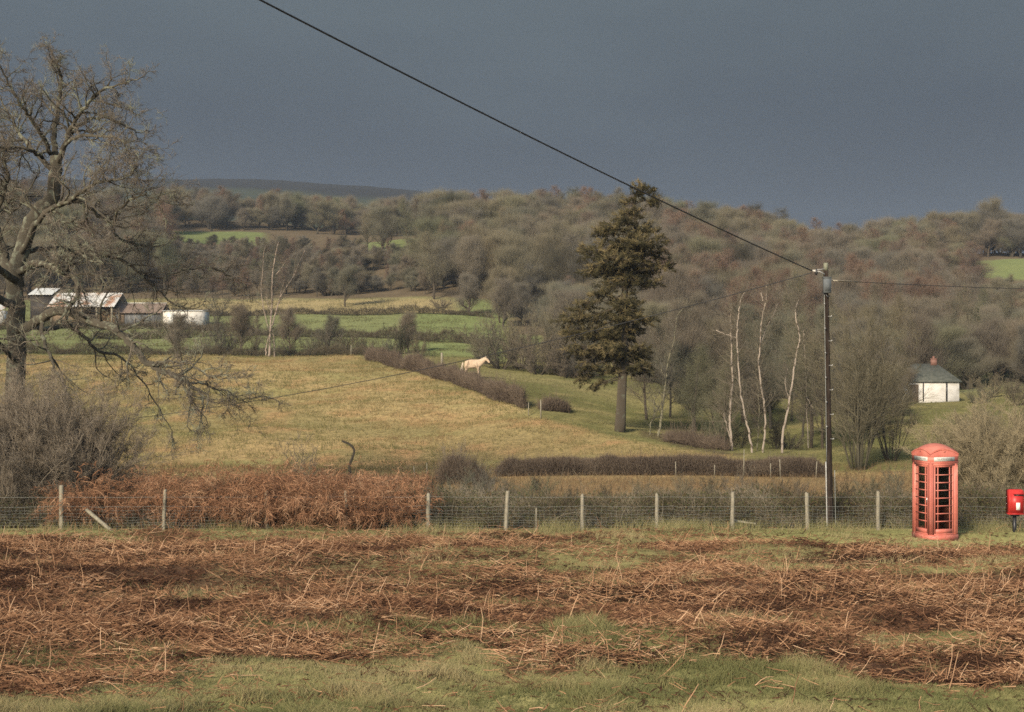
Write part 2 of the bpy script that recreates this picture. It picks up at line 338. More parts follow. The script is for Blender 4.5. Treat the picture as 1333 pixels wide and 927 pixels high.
# ================================================================== GROUND
EDGE_Y = np.array([74, 78, 84, 92, 97, 108, 125, 140, 150, 150]); EDGE_PX = np.array([980, 905, 800, 712, 680, 617, 545, 482, 440, -900])
def edge_px(Y): return np.where(Y > 149, -9999, np.interp(Y, EDGE_Y[:9], EDGE_PX[:9]))
def grass_mask(x, Y):      # foreground: 1 = turf, 0 = dead bracken
    px = pxof(x, Y); n = (fbm(x * .55, Y * .9, 31, 4) - .5) * .6 + (fbm(x * 1.9, Y * 2.6, 33, 3) - .5) * .7; n2 = fbm(x * .22, Y * .5, 37, 3) - .5
    lim = np.interp(px, [-100, 120, 230, 330, 600, 700, 860, 960, 1080, 1200, 1300, 1450], [17.4, 18.5, 19.9, 21.2, 21.2, 20.4, 21.0, 21.6, 21.7, 21.3, 20.5, 20.0])
    a = sstep(.6, -.6, Y - lim - n * 5.0)
    def lens(cx, cy, rx, ry, k=1): return k * np.clip(1.25 - ((px - cx) / rx) ** 2 - ((Y - cy) / ry) ** 2 + n * 1.8, 0, 1)
    b = np.maximum.reduce([lens(790, 22.6, 180, 1.2, .8), lens(560, 23.4, 130, .9, .72), lens(980, 25.0, 150, 1.1, .72), lens(420, 23.8, 190, .9, .6), lens(180, 21.6, 240, .7, .5), lens(1200, 23.4, 150, 1.0, .7), lens(680, 27.5, 150, .8, .45), lens(250, 28, 120, .8, .4), lens(60, 20.6, 120, .5, .8), lens(1290, 32, 120, 1.2, .8), lens(1000, 33.6, 120, 1.0, .7), lens(760, 34.2, 200, 1.1, .7)])
    fence = sstep(36.6, 37.8, Y + n * 2.5 + 1.6 * sstep(930, 1060, px)) * np.interp(px, [-200, 0, 160, 200, 240, 270, 420, 520, 700, 900, 1000, 1400], [1, 1, .9, .3, .4, .85, .8, .55, .5, .7, 1, 1])
    far = sstep(.02, .16, n2) * sstep(25, 31, Y) * np.interp(px, [0, 400, 600, 1400], [.15, .3, .8, .9]) * .9
    by = sstep(1130, 1165, px) * sstep(34.6, 35.4, Y + n)
    return np.clip(np.maximum.reduce([a, b, fence, far, by]), 0, 1)
def mixc(a, b, t): return a + (b - a) * np.asarray(t)[..., None]
def ground_col(x, Y):
    px = pxof(x, Y); C = lambda *c: np.array(c, float)
    n1 = fbm(x * .5, Y * .5, 41, 4); n2 = fbm(x * .09, Y * .12, 43, 4); n3 = fbm(x * 2.2, Y * 2.2, 47, 3)
    fg = mixc(C(.075, .042, .026) + 0 * x[..., None], C(.115, .068, .04), n3)
    fg = mixc(fg, mixc(C(.15, .16, .055) + 0 * x[..., None], C(.27, .24, .10), n1), grass_mask(x, Y))
    rough = mixc(C(.17, .135, .06) + 0 * x[..., None], C(.26, .165, .08), n1)
    mead = mixc(C(.21, .175, .075) + 0 * x[..., None], C(.31, .235, .105), sstep(.3, .7, n2))
    mead = mixc(mead, C(.31, .185, .085), sstep(.5, .75, n1) * .7 + .25 * sstep(95, 75, Y))
    mead = mixc(mead, C(.19, .19, .07), sstep(.58, .78, fbm(x * .2 + 9, Y * .25, 53)) * .6)
    past = mixc(C(.115, .115, .042) + 0 * x[..., None], C(.185, .165, .068), sstep(.3, .75, n2)); past = mixc(past, C(.26, .21, .09), sstep(.55, .8, n1) * .6)
    green = mixc(C(.12, .15, .055) + 0 * x[..., None], C(.175, .20, .078), n1)
    pale = mixc(C(.14, .155, .068) + 0 * x[..., None], C(.195, .19, .09), n1)
    straw = mixc(C(.25, .205, .095) + 0 * x[..., None], C(.30, .24, .12), n1)
    wood = mixc(C(.085, .068, .042) + 0 * x[..., None], C(.15, .115, .072), n1)
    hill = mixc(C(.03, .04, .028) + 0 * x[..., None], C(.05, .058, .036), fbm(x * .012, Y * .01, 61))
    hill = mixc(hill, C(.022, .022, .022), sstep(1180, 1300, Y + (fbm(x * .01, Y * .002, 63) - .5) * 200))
    c = mixc(fg, rough, sstep(41.5, 43, Y))
    c = mixc(c, mead, sstep(66, 70, Y + n1 * 3))
    soft = 14 * 60 / np.maximum(Y, 40)
    c = mixc(c, past, sstep(-soft, soft, px - edge_px(Y) + (n1 - .5) * 14) * (Y > 70))
    gg = np.where(px > 525, 1., .55)
    c = mixc(c, mixc(pale, green, gg), sstep(151, 153, Y) * sstep(665, 650, px))
    c = mixc(c, straw, sstep(233, 236, Y) * sstep(262, 258, Y) * sstep(150, 190, px) * sstep(610, 580, px))
    c = mixc(c, wood, np.maximum(sstep(259, 263, Y), sstep(660, 680, px) * sstep(170, 186, Y + (n2 - .5) * 30)))
    def patch(c, col, x0, x1, y0, y1, k=1): return mixc(c, col, k * sstep(x0 - 6, x0 + 6, px) * sstep(x1 + 6, x1 - 6, px) * sstep(y0, y0 + 3, Y) * sstep(y1, y1 - 3, Y))
    c = patch(c, green, 200, 345, 392, 428); c = patch(c, green, 430, 575, 345, 392); c = patch(c, green, 1240, 1600, 352, 396)
    c = patch(c, green, 826, 905, 196, 232); c = patch(c, green, 676, 705, 186, 208); c = patch(c, pale, 1225, 1600, 160, 205)
    c = patch(c, C(.26, .16, .08), 225, 320, 330, 352, .7)
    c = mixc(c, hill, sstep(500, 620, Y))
    st = np.abs(px - np.interp(Y, [76, 80, 90, 100], [960, 900, 850, 830])) < 18
    c = mixc(c, C(.07, .055, .035), (st & (Y > 76) & (Y < 92)) * .8)
    return c
Yr = np.concatenate([np.arange(-40, 15, 3.), np.arange(15, 42, .3), np.arange(42, 152, 1.2), np.arange(152, 500, 3.), np.arange(500, 2601, 50.)])
sc_ = np.linspace(-1, 1, 331)
SG = sc_[None, :] * (.66 * np.maximum(Yr, 0) + 22)[:, None]
YY = np.broadcast_to(Yr[:, None], SG.shape)
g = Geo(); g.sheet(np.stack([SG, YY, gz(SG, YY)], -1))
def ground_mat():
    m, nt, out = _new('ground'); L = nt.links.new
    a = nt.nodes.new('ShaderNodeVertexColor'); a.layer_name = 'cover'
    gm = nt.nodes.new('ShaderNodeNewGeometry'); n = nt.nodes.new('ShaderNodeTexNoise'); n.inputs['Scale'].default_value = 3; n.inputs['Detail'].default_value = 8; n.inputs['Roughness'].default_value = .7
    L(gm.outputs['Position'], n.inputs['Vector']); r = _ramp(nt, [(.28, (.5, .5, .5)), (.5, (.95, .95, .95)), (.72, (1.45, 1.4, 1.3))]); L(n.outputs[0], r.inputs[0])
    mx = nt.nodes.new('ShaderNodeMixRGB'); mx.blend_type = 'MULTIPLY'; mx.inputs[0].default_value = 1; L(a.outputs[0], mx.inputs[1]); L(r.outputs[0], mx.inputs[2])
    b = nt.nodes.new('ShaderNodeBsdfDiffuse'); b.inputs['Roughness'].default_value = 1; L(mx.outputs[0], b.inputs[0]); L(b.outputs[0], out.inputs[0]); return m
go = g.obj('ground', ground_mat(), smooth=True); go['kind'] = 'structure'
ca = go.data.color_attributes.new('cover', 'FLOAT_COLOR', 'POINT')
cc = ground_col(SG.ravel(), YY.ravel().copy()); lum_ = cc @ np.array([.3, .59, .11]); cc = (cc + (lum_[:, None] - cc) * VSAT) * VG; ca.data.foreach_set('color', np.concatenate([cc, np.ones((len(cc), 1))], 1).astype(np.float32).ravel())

# ================================================================== FOREGROUND LITTER AND GRASS
def scatter(n, y0, y1, half=.40, ext=3, rng=None, p=1.0):
    Y = y0 + (y1 - y0) * rng.rand(n) ** p; x = (rng.rand(n) * 2 - 1) * (half * Y + ext); return x, Y
def blades(g, x, Y, h, w, lean, rng, z=None, rnd=None, nseg=2):
    N = len(x); z = gz(x, Y) if z is None else z
    az = rng.rand(N) * 2 * PI; d = np.stack([np.cos(az), np.sin(az), 0 * az], 1); l = lean * (.3 + .9 * rng.rand(N))
    b = np.stack([x, Y, z - .01], 1); h = np.broadcast_to(h, (N,))
    P = [b]
    for k in range(1, nseg + 1):
        t = k / nseg; P.append(b + d * (h * l * t * t)[:, None] + np.array([0, 0, 1.]) * (h * t * (1 - .3 * l * t))[:, None])
    P = np.stack(P, 1); az2 = rng.rand(N) * PI; S = np.stack([np.cos(az2), np.sin(az2), 0 * az], 1)
    wd = np.broadcast_to(w, (N,))[:, None] * np.linspace(1, .12, nseg + 1)[None]
    g.ribbons(P, wd, S, rnd=rng.rand(N) if rnd is None else rnd)
rng = RS(11)
def pile(x, Y): return np.clip(fbm(x * .45, Y * 1.0, 71, 4) - .32, 0, 1) * .5
# loose frond scraps
g = Geo(); x, Y = scatter(330000, 16.5, 39.6, rng=rng); gm = grass_mask(x, Y); keep = (rng.rand(len(x)) > gm * .91) & (rng.rand(len(x)) < .25 + .75 * sstep(.3, .62, fbm(x * .8, Y * 1.3, 73, 3))); x, Y, gm = x[keep], Y[keep], gm[keep]
N = len(x); hp = pile(x, Y); z = gz(x, Y) + rng.rand(N) * (hp * (1 - gm) + .03)
az = rng.normal(0, .6, N) + (rng.rand(N) > .5) * PI; el = rng.normal(.05, .35, N)
d = np.stack([np.cos(az) * np.cos(el), np.sin(az) * np.cos(el), np.sin(el)], 1); Ls = .06 + .14 * rng.rand(N)
b = np.stack([x, Y, z], 1); bend = rng.normal(0, .35, (N, 3)) * Ls[:, None]
Pp = np.stack([b, b + d * Ls[:, None] * .5 + bend * .3, b + d * Ls[:, None]], 1); S = norm(np.cross(d, norm(rng.normal(size=(N, 3)))))
tone = np.clip(fbm(x * .5, Y * .9, 77) * 1.9 - .62 + rng.normal(0, .2, N), 0, 1)
g.ribbons(Pp, (.012 + .014 * rng.rand(N))[:, None] * np.array([[.6, 1, .2]]), S, rnd=tone)
tag(g.obj('dead_bracken', M['litter']), 'brown crumpled dead bracken lying over the foreground slope', 'bracken', kind='stuff')
# stalks
g = Geo(); x, Y = scatter(125000, 16.5, 39.2, rng=rng); gm = grass_mask(x, Y); keep = rng.rand(len(x)) > gm * .972; x, Y = x[keep], Y[keep]; N = len(x)
clump = fbm(x * .6, Y * 1.2, 81, 3); keep = rng.rand(N) < sstep(.36, .62, clump) * .93 + .07; x, Y, clump = x[keep], Y[keep], clump[keep]; N = len(x)
flow = (fbm(x * .25, Y * .4, 83) - .5) * 2.2
az = flow + rng.normal(0, .7, N) + (rng.rand(N) > .5) * PI; el = np.abs(rng.normal(.06, .22, N)); up = rng.rand(N) < .034; up2 = up & (Y > 17)
el = np.where(up2, rng.uniform(.6, 1.45, N), el); az = np.where(up2, rng.normal(.1, .7, N), az)
Ls = np.where(up2, rng.uniform(.25, .62, N), rng.uniform(.07, .24, N) + .33 * rng.rand(N) ** 4)
d = np.stack([np.cos(az) * np.cos(el), np.sin(az) * np.cos(el), np.sin(el)], 1)
b = np.stack([x, Y, gz(x, Y) + np.where(up2, 0, rng.rand(N) ** .6 * (pile(x, Y) + .05))], 1)
tone = np.clip(rng.normal(.36, .27, N) + (clump - .5) * .8 + np.where(up2, .2, 0), 0, 1); rad = rng.uniform(.0035, .0085, N) * np.where(up2, 1.25, 1)
Pp, R = branches(b, d, Ls, rad, 3, .17, -.02, rng, tip=.5); g.tubes(Pp, R, 3, rnd=tone)
tag(g.obj('bracken_stalk_litter', M['stalk']), 'tan broken bracken stalks strewn across the foreground slope', 'bracken stalks', kind='stuff')
# turf
g = Geo(); xs = []; Ys = []
for n, a, b_, p in ((400000, 13.0, 24.5, 1.0), (170000, 24, 41.5, 1.0)):
    x, Y = scatter(n, a, b_, rng=rng); k = rng.rand(n) < grass_mask(x, Y) * .96 + .02; xs.append(x[k]); Ys.append(Y[k])
x = np.concatenate(xs); Y = np.concatenate(Ys); N = len(x)
dry = fbm(x * .35, Y * .6, 91, 3); tall = sstep(.56, .72, fbm(x * .9, Y * 1.3, 93)) * (1 - sstep(1120, 1160, pxof(x, Y)) * sstep(33.5, 34.5, Y))
blades(g, x, Y, (.04 + .06 * rng.rand(N)) * (1 + 2.6 * tall), .007 + .005 * rng.rand(N), .9, rng, rnd=np.clip(dry * 1.5 - .35 + .35 * tall + rng.normal(0, .16, N) + .12 * sstep(24, 30, Y), 0, 1))
tag(g.obj('grass', M['grass']), 'short mossy green turf in the foreground and along the fence', 'grass', kind='stuff')

# ================================================================== MEADOW AND ROUGH GRASS
g = Geo(); rng = RS(12)
x = rng.uniform(-36, 36, 75000); Y = rng.uniform(47, 73, 75000); k = np.abs(x) < .42 * Y + 2; x, Y = x[k], Y[k]; N = len(x)
blades(g, x, Y, rng.uniform(.15, .45, N), .016, .7, rng, rnd=np.clip(fbm(x * .3, Y * .3, 95) * 1.2 - .2 + rng.normal(0, .2, N), 0, 1))
tag(g.obj('rough_grass', M['rough']), 'tall tawny rough grass between the wire fence and the low hedge', 'rough grass', kind='stuff')
g = Geo(); g2 = Geo()
n = 420000; Y = 69 + 81 * rng.rand(n) ** .8; px = rng.uniform(-120, 1450, n); x = (px - CX) / F * Y
md = px < edge_px(Y) + rng.normal(0, 6, n)
c1 = fbm(x * 1.4, Y * 1.4, 97); k = rng.rand(n) < sstep(.35, .65, c1) * .8 + .12
s = md & k; N = s.sum(); blades(g, x[s], Y[s], rng.uniform(.10, .32, N), .03, .9, rng, rnd=np.clip(fbm(x[s] * .15, Y[s] * .2, 99, 4) * 1.7 - .45 + rng.normal(0, .2, N), 0, 1))
s = (~md) & k & (rng.rand(n) < .6); N = s.sum(); blades(g2, x[s], Y[s], rng.uniform(.06, .2, N), .03, .9, rng, rnd=np.clip(fbm(x[s] * .2, Y[s] * .2, 101) * 1.4 - .3 + rng.normal(0, .2, N), 0, 1))
n = 90000; Y = rng.uniform(150, 262, n); px = rng.uniform(-120, 660, n); x = (px - CX) / F * Y; k = rng.rand(n) < sstep(.35, .6, fbm(x * .35, Y * .35, 103, 3)); x, Y = x[k], Y[k]; N = len(x)
blades(g2, x, Y, rng.uniform(.1, .3, N), .07, .8, rng, rnd=np.clip(fbm(x * .1, Y * .1, 105) * 1.2 - .35 + rng.normal(0, .15, N), 0, 1) * .55)
tag(g.obj('meadow_grass', M['tuft']), 'tawny winter grass covering the rising meadow', 'meadow grass', kind='stuff')
tag(g2.obj('pasture_grass', M['tuft_green']), 'olive green grazed turf of the field where the pony stands', 'pasture grass', kind='stuff')

# ================================================================== TREE KINDS (mesh variants shared by copies)
def broadleaf(seed, H, th, spread, nl, up, dens=1., kind='olive'):
    rng = RS(seed); tg = Geo(); cg = Geo()
    P, R = branches([[0, 0, -.3]], [[rng.normal(0, .05), rng.normal(0, .05), 1]], H * .78, H * .018, 10, .07, .03, rng, tip=.12); L = np.array([H * .78])
    tg.tubes(P, R, 7)
    o, d, l, r = spawn(P, R, np.array([H * spread]), int(nl * 1.3), th, .98, .45, 1.0, .75, 1.1, .62, rng, fall=.55)
    P1, R1 = branches(o, d, l, r, 6, .17, up, rng, tip=.2); tg.tubes(P1, R1, 5); L1 = l
    o, d, l, r = spawn(P1, R1, L1, 8, .15, 1, .3, .8, .32, .55, .6, rng, fall=.45)
    P2, R2 = branches(o, d, l, np.maximum(r, .014), 4, .14, .13, rng, tip=.3); tg.tubes(P2, R2, 4); L2 = l
    o, d, l, r = spawn(P2, R2, L2, 5, .2, 1, .4, 1., .4, .65, .6, rng, fall=.4)
    P3, R3 = branches(o, d, l, np.maximum(r, .008), 3, .14, .14, rng, tip=.4); cg.tubes(P3, R3, 3, rnd=rng.rand(len(o))); L3 = l
    o, d, l, r = spawn(P3, R3, L3, int(5 * dens), .1, 1, .2, .55, .6, 1.1, .6, rng, fall=.3)
    P4, R4 = branches(o, d, l, .0058, 2, .10, .16, rng, tip=.5); k = rng.rand(len(o)) < .95; cg.tubes(P4[k], R4[k], 3, rnd=rng.rand(k.sum()))
    m = int(10500 * dens); o = P4[rng.randint(len(P4), size=m), 1] + rng.normal(0, .032, (m, 3)) * H * np.array([1, 1, .8]); o[:, 2] = np.maximum(o[:, 2], .05 * H)
    d = norm(norm(o - np.array([0, 0, .12 * H])) + np.array([0, 0, .5]) + rng.normal(0, .3, (m, 3))); l = rng.uniform(.6, 1.6, m); cg.spikes(o, d * l[:, None], .0068, rnd=rng.rand(m))
    return tg.mesh('trunk', M['bark_far'], True), cg.mesh('crown', M['crown_' + kind]), tg.merged(cg, 'tree_kind', M['bark_far'], M['crown_' + kind])
def upright(seed, H, kind, dens=1., droop=-.05):
    rng = RS(seed); tg = Geo(); cg = Geo()
    P, R = branches([[0, 0, -.3]], [[0, 0, 1]], H * .95, H * .012, 10, .04, .06, rng, tip=.08); tg.tubes(P, R, 6)
    o, d, l, r = spawn(P, R, np.array([H * .30]), 34, .2, .99, .5, 1.05, .7, 1.1, .55, rng, fall=.72)
    P1, R1 = branches(o, d, l, np.maximum(r * .7, .02), 5, .12, .12, rng, tip=.2); tg.tubes(P1, R1, 4); L1 = l
    o, d, l, r = spawn(P1, R1, L1, 7, .2, 1, .4, .9, .3, .6, .6, rng, fall=.4)
    P2, R2 = branches(o, d, l, np.maximum(r, .010), 3, .16, .05, rng, tip=.4); cg.tubes(P2, R2, 3, rnd=rng.rand(len(o))); L2 = l
    o, d, l, r = spawn(P2, R2, L2, int(7 * dens), .15, 1, .4, 1., .4, .8, .6, rng, fall=.3)
    P3, R3 = branches(o, d, l, .008, 2, .18, droop, rng, tip=.5); cg.tubes(P3, R3, 3, rnd=rng.rand(len(o)))
    o, d, l, r = spawn(P3, R3, l, 4, .1, 1, .3, .9, .6, 1.1, .6, rng, fall=.2)
    l = np.clip(l, .3, 2); o = o + rng.normal(0, .25, o.shape); d = norm(d + np.array([0, 0, .4])); cg.spikes(o, d * l[:, None], .0065, rnd=rng.rand(len(o)))
    return tg.mesh('trunk', M['bark_far'], True), cg.mesh('crown', M['crown_' + kind]), tg.merged(cg, 'tree_kind', M['bark_far'], M['crown_' + kind])
def multistem(seed, H, nst, fan, mat_b, mat_t, dens=1., tw=.006, thick=1.):
    rng = RS(seed); tg = Geo(); cg = Geo()
    az = rng.rand(nst) * 2 * PI; t = fan * np.sqrt(rng.rand(nst))
    o = np.stack([np.cos(az) * .12 * H * .3, np.sin(az) * .12 * H * .3, 0 * az - .15], 1); d = np.stack([np.cos(az) * np.sin(t), np.sin(az) * np.sin(t), np.cos(t)], 1)
    l = H * rng.uniform(.65, 1.0, nst); P, R = branches(o, d, l, thick * H * .0085 * rng.uniform(.6, 1.3, nst), 7, .08, .03, rng, tip=.15); tg.tubes(P, R, 5, rnd=rng.rand(nst))
    o, d, l2, r = spawn(P, R, l, 10, .15, 1, .3, .8, .22, .42, .6, rng, fall=.5)
    P2, R2 = branches(o, d, l2, np.maximum(r, tw * 1.3), 4, .14, .06, rng, tip=.3); cg.tubes(P2, R2, 3, rnd=rng.rand(len(o)))
    o, d, l3, r = spawn(P2, R2, l2, int(7 * dens), .1, 1, .3, .9, .3, .6, .6, rng, fall=.4)
    P3, R3 = branches(o, d, l3, tw, 2, .15, .05, rng, tip=.5); cg.tubes(P3, R3, 3, rnd=rng.rand(len(o)))
    o, d, l4, r = spawn(P3, R3, l3, 4, .1, 1, .3, .9, .4, .9, .6, rng, fall=.2)
    cg.spikes(o, d * np.clip(l4, .08, 1)[:, None], tw, rnd=rng.rand(len(o)))
    return tg.mesh('branches', mat_b, True), cg.mesh('twigs', mat_t)
def conifer(seed, H, wide):
    rng = RS(seed); tg = Geo(); cg = Geo()
    P, R = branches([[0, 0, -.2]], [[0, 0, 1]], H, H * .012, 6, .01, .02, rng, tip=.05); tg.tubes(P, R, 6)
    n = 90; t = np.sort(rng.rand(n) ** .8) * .9 + .08; az = rng.rand(n) * 2 * PI
    o = np.stack([0 * t, 0 * t, t * H], 1); d = np.stack([np.cos(az), np.sin(az), 0 * t - .1], 1); l = wide * H * (1.03 - t) * rng.uniform(.75, 1.15, n) + .15
    P1, R1 = branches(o, d, l, .02, 4, .05, -.02, rng); tg.tubes(P1, R1, 3)
    o, d, l2, r = spawn(P1, R1, l, 26, .15, 1, .5, 1.3, .12, .25, .6, rng, fall=.3)
    l2 = np.clip(l2, .12, .8); cg.spikes(o, (d + np.array([0, 0, -.25])) * l2[:, None], .04, rnd=rng.rand(len(o)))
    return tg.mesh('trunk', M['bark_far'], True), cg.mesh('crown', M['needle_far'])

VAR = dict(
 olive=[broadleaf(101, 12, .16, .42, 20, .07), broadleaf(102, 12, .10, .46, 22, .05), broadleaf(103, 12, .20, .40, 19, .10)],
 grey=[broadleaf(111, 12, .14, .42, 20, .10, kind='grey'), broadleaf(112, 12, .08, .38, 22, .12, kind='grey')],
 dark=[broadleaf(121, 12, .15, .40, 19, .06, kind='dark')],
 russet=[upright(131, 12, 'russet'), upright(132, 12, 'russet', 1., .03)],
 tall=[upright(135, 12, 'grey'), upright(136, 12, 'olive')],
 shrub=[multistem(141, 3, 16, .75, M['bark_far'], M['crown_olive']), multistem(142, 3, 20, .95, M['bark_far'], M['crown_grey']), multistem(143, 3, 14, .6, M['bark_far'], M['crown_dark'])],
 conifer=[conifer(151, 12, .17)],
)
prs = RS(21)
def plant(kind, px, Y, h, label, group, cat='tree', name=None, rzz=None, vi=None, wide=1.0):
    vs = VAR[kind]; m = vs[prs.randint(len(vs)) if vi is None else vi]; base = 3.0 if kind == 'shrub' else 12.0; s = h / base
    nm = name or {'shrub': 'bare_shrub', 'conifer': 'conifer_tree'}.get(kind, 'bare_tree')
    w = s * wide * prs.uniform(.9, 1.15)
    t = thing(nm, label, cat, at(px, Y) - Vector((0, 0, .05)), prs.rand() * 6.28 if rzz is None else rzz, group, (w, w, s))
    child(m[0], m[0].name.split('.')[0], t); child(m[1], m[1].name.split('.')[0], t); return t
def wood(px0, px1, y0, y1, n, kinds, h0, h1, label, group, cat='tree', wide=1., p=1.):
    k = 0; pts = []
    for _ in range(n * 30):
        if k >= n: break
        Y = y0 + (y1 - y0) * prs.rand() ** p; px = prs.uniform(px0, px1); x = X(px, Y)
        if any((x - a) ** 2 + ((Y - b) * .7) ** 2 < (2.2 if cat != 'shrub' else .8) ** 2 for a, b in pts): continue
        pts.append((x, Y)); plant(kinds[prs.randint(len(kinds))], px, Y, prs.uniform(h0, h1), label, group, cat, wide=wide); k += 1

# ---- woods by area
wood(-90, 235, 262, 330, 18, ['grey', 'olive', 'grey', 'russet'], 9, 13, 'grey brown bare tree in the wood rising behind the farm barns', 'bare trees behind the barns')
wood(-90, 200, 330, 430, 10, ['grey', 'olive', 'russet'], 13, 18, 'tall bare tree in the wood above the barns, seen through the big oak', 'tall bare trees above the barns')
wood(225, 470, 264, 345, 24, ['grey', 'russet', 'dark', 'olive'], 4, 6.5, 'low purplish bare tree in the scrub below the narrow bright field', 'low bare trees below the bright field')
wood(200, 600, 432, 470, 18, ['russet', 'grey', 'olive', 'grey'], 9, 12.5, 'bare tree in the row along the top of the narrow bright field', 'bare trees above the bright field', wide=1.1)
wood(440, 565, 264, 320, 10, ['grey', 'dark', 'russet'], 4, 7, 'low brown bare tree on the dark slope above the straw coloured strip', 'low bare trees above the straw strip')
for px, Y, h in ((478, 345, 11), (497, 338, 12.5), (531, 336, 13.5), (540, 340, 13), (553, 343, 12)):
    plant('tall' if px > 500 else 'olive', px, Y, h, 'dark trunked bare tree standing against the small bright field', 'bare trees in front of the small bright field')
wood(560, 765, 262, 400, 44, ['olive', 'olive', 'grey', 'dark'], 9.5, 13, 'olive brown bare tree in the dense wooded hillside left of the pine', 'bare trees on the hillside left of the pine', wide=1.15)
wood(765, 1025, 250, 410, 36, ['olive', 'olive', 'grey', 'dark'], 10, 13.5, 'olive brown bare tree in the wooded hillside right of the pine', 'bare trees on the hillside right of the pine', wide=1.15)
wood(868, 1260, 215, 330, 33, ['russet', 'russet', 'grey', 'olive'], 9.5, 13.5, 'russet twigged bare tree in the wood behind the white birches and pole', 'russet bare trees behind the birches', wide=1.15)
wood(1000, 1260, 330, 372, 11, ['russet', 'olive', 'tall'], 8.5, 12, 'bare tree on the right skyline above the russet wood', 'bare trees on the skyline right of the pole')
wood(1135, 1430, 405, 445, 15, ['olive', 'dark', 'grey'], 11, 15, 'dark bare tree in the row along the top of the right hand field', 'bare trees above the right hand field', wide=1.2)
wood(1150, 1420, 215, 312, 25, ['grey', 'olive', 'grey', 'russet'], 5.5, 8, 'brown bare tree on the bank below the right hand field', 'bare trees below the right hand field', wide=1.1)
wood(1060, 1420, 158, 212, 14, ['olive', 'grey', 'olive'], 7.5, 10.5, 'olive bare tree in the copse around and behind the white cottage', 'bare trees around the cottage', wide=1.1)
wood(770, 1060, 128, 180, 14, ['olive', 'grey', 'olive'], 6, 9, 'bare tree in the thicket along the far side of the pony field', 'bare trees along the far side of the pony field', wide=1.2)
wood(705, 1050, 130, 150, 20, ['shrub'], 2.5, 4.5, 'bare shrub at the foot of the thicket beyond the pony field', 'bare shrubs beyond the pony field', 'shrub', wide=1.2)
wood(615, 705, 205, 255, 6, ['olive', 'grey'], 6, 9, 'grey bare tree at the right hand end of the bright green field', 'bare trees at the end of the green field', wide=1.2)
for i, (px, Y, h) in enumerate(((628, 140, 4.6), (652, 136, 5.6), (676, 139, 6.4), (700, 134, 6.0), (728, 137, 6.4), (752, 135, 5.2), (745, 150, 8))):
    plant('shrub', px, Y, h, 'leafless many stemmed bush in the clump right of and behind the cream pony', 'many stemmed bushes behind the pony', 'shrub', vi=i % 2, wide=.85)

# ---- the wooded slopes behind the individual trees read as one mass
def woodland(regions):
    kinds = []; colk = bpy.data.collections.new('woodland_kinds')
    for kn in ('olive', 'grey', 'russet', 'dark', 'tall'):
        for m in VAR[kn]:
            o = bpy.data.objects.new('tree_kind_%02d' % len(kinds), m[2]); colk.objects.link(o); kinds.append(kn)
    pts = []; sc = []; ro = []; vi = []
    for px0, px1, y0, y1, n, ks, h0, h1 in regions:
        Y = prs.uniform(y0, y1, n); px = prs.uniform(px0, px1, n); x = X(px, Y); z = gz(x, Y) - .1; idx = [i for i, k in enumerate(kinds) if k in ks]
        h = prs.uniform(h0, h1 * 1.1, n) / 12; pts.append(np.stack([x, Y, z], 1)); wd = h * prs.uniform(1.3, 2.0, n); sc.append(np.stack([wd, wd, h], 1)); ro.append(np.stack([0 * Y, 0 * Y, prs.rand(n) * 6.28], 1)); vi.append(np.array(idx)[prs.randint(len(idx), size=n)])
    pts, sc, ro, vi = (np.concatenate(a) for a in (pts, sc, ro, vi))
    me = bpy.data.meshes.new('woodland'); me.vertices.add(len(pts)); me.vertices.foreach_set('co', pts.astype(np.float32).ravel())
    for nm, ty, a, key in (('scl', 'FLOAT_VECTOR', sc, 'vector'), ('rot', 'FLOAT_VECTOR', ro, 'vector'), ('kind', 'INT', vi, 'value')):
        q = me.attributes.new(nm, ty, 'POINT'); q.data.foreach_set(key, (a.astype(np.int32) if ty == 'INT' else a.astype(np.float32)).ravel())
    o = bpy.data.objects.new('woodland', me); COL.objects.link(o)
    ng = bpy.data.node_groups.new('woodland_scatter', 'GeometryNodeTree'); ng.interface.new_socket('Geometry', in_out='INPUT', socket_type='NodeSocketGeometry'); ng.interface.new_socket('Geometry', in_out='OUTPUT', socket_type='NodeSocketGeometry')
    gi = ng.nodes.new('NodeGroupInput'); gt = ng.nodes.new('NodeGroupOutput'); ip = ng.nodes.new('GeometryNodeInstanceOnPoints'); ci = ng.nodes.new('GeometryNodeCollectionInfo'); mp = ng.nodes.new('GeometryNodeMeshToPoints')
    ci.inputs[0].default_value = colk; ci.inputs['Separate Children'].default_value = True; ci.inputs['Reset Children'].default_value = True; ip.inputs['Pick Instance'].default_value = True
    def na(nm, ty):
        a = ng.nodes.new('GeometryNodeInputNamedAttribute'); a.data_type = ty; a.inputs[0].default_value = nm; return a.outputs[0]
    K = ng.links.new; K(gi.outputs[0], mp.inputs[0]); K(mp.outputs[0], ip.inputs['Points']); K(ci.outputs[0], ip.inputs['Instance']); K(na('kind', 'INT'), ip.inputs['Instance Index']); K(na('rot', 'FLOAT_VECTOR'), ip.inputs['Rotation']); K(na('scl', 'FLOAT_VECTOR'), ip.inputs['Scale']); K(ip.outputs[0], gt.inputs[0])
    md = o.modifiers.new('scatter', 'NODES'); md.node_group = ng
    tag(o, 'dense mass of leafless winter woodland covering the slopes across the valley', 'woodland', kind='stuff')
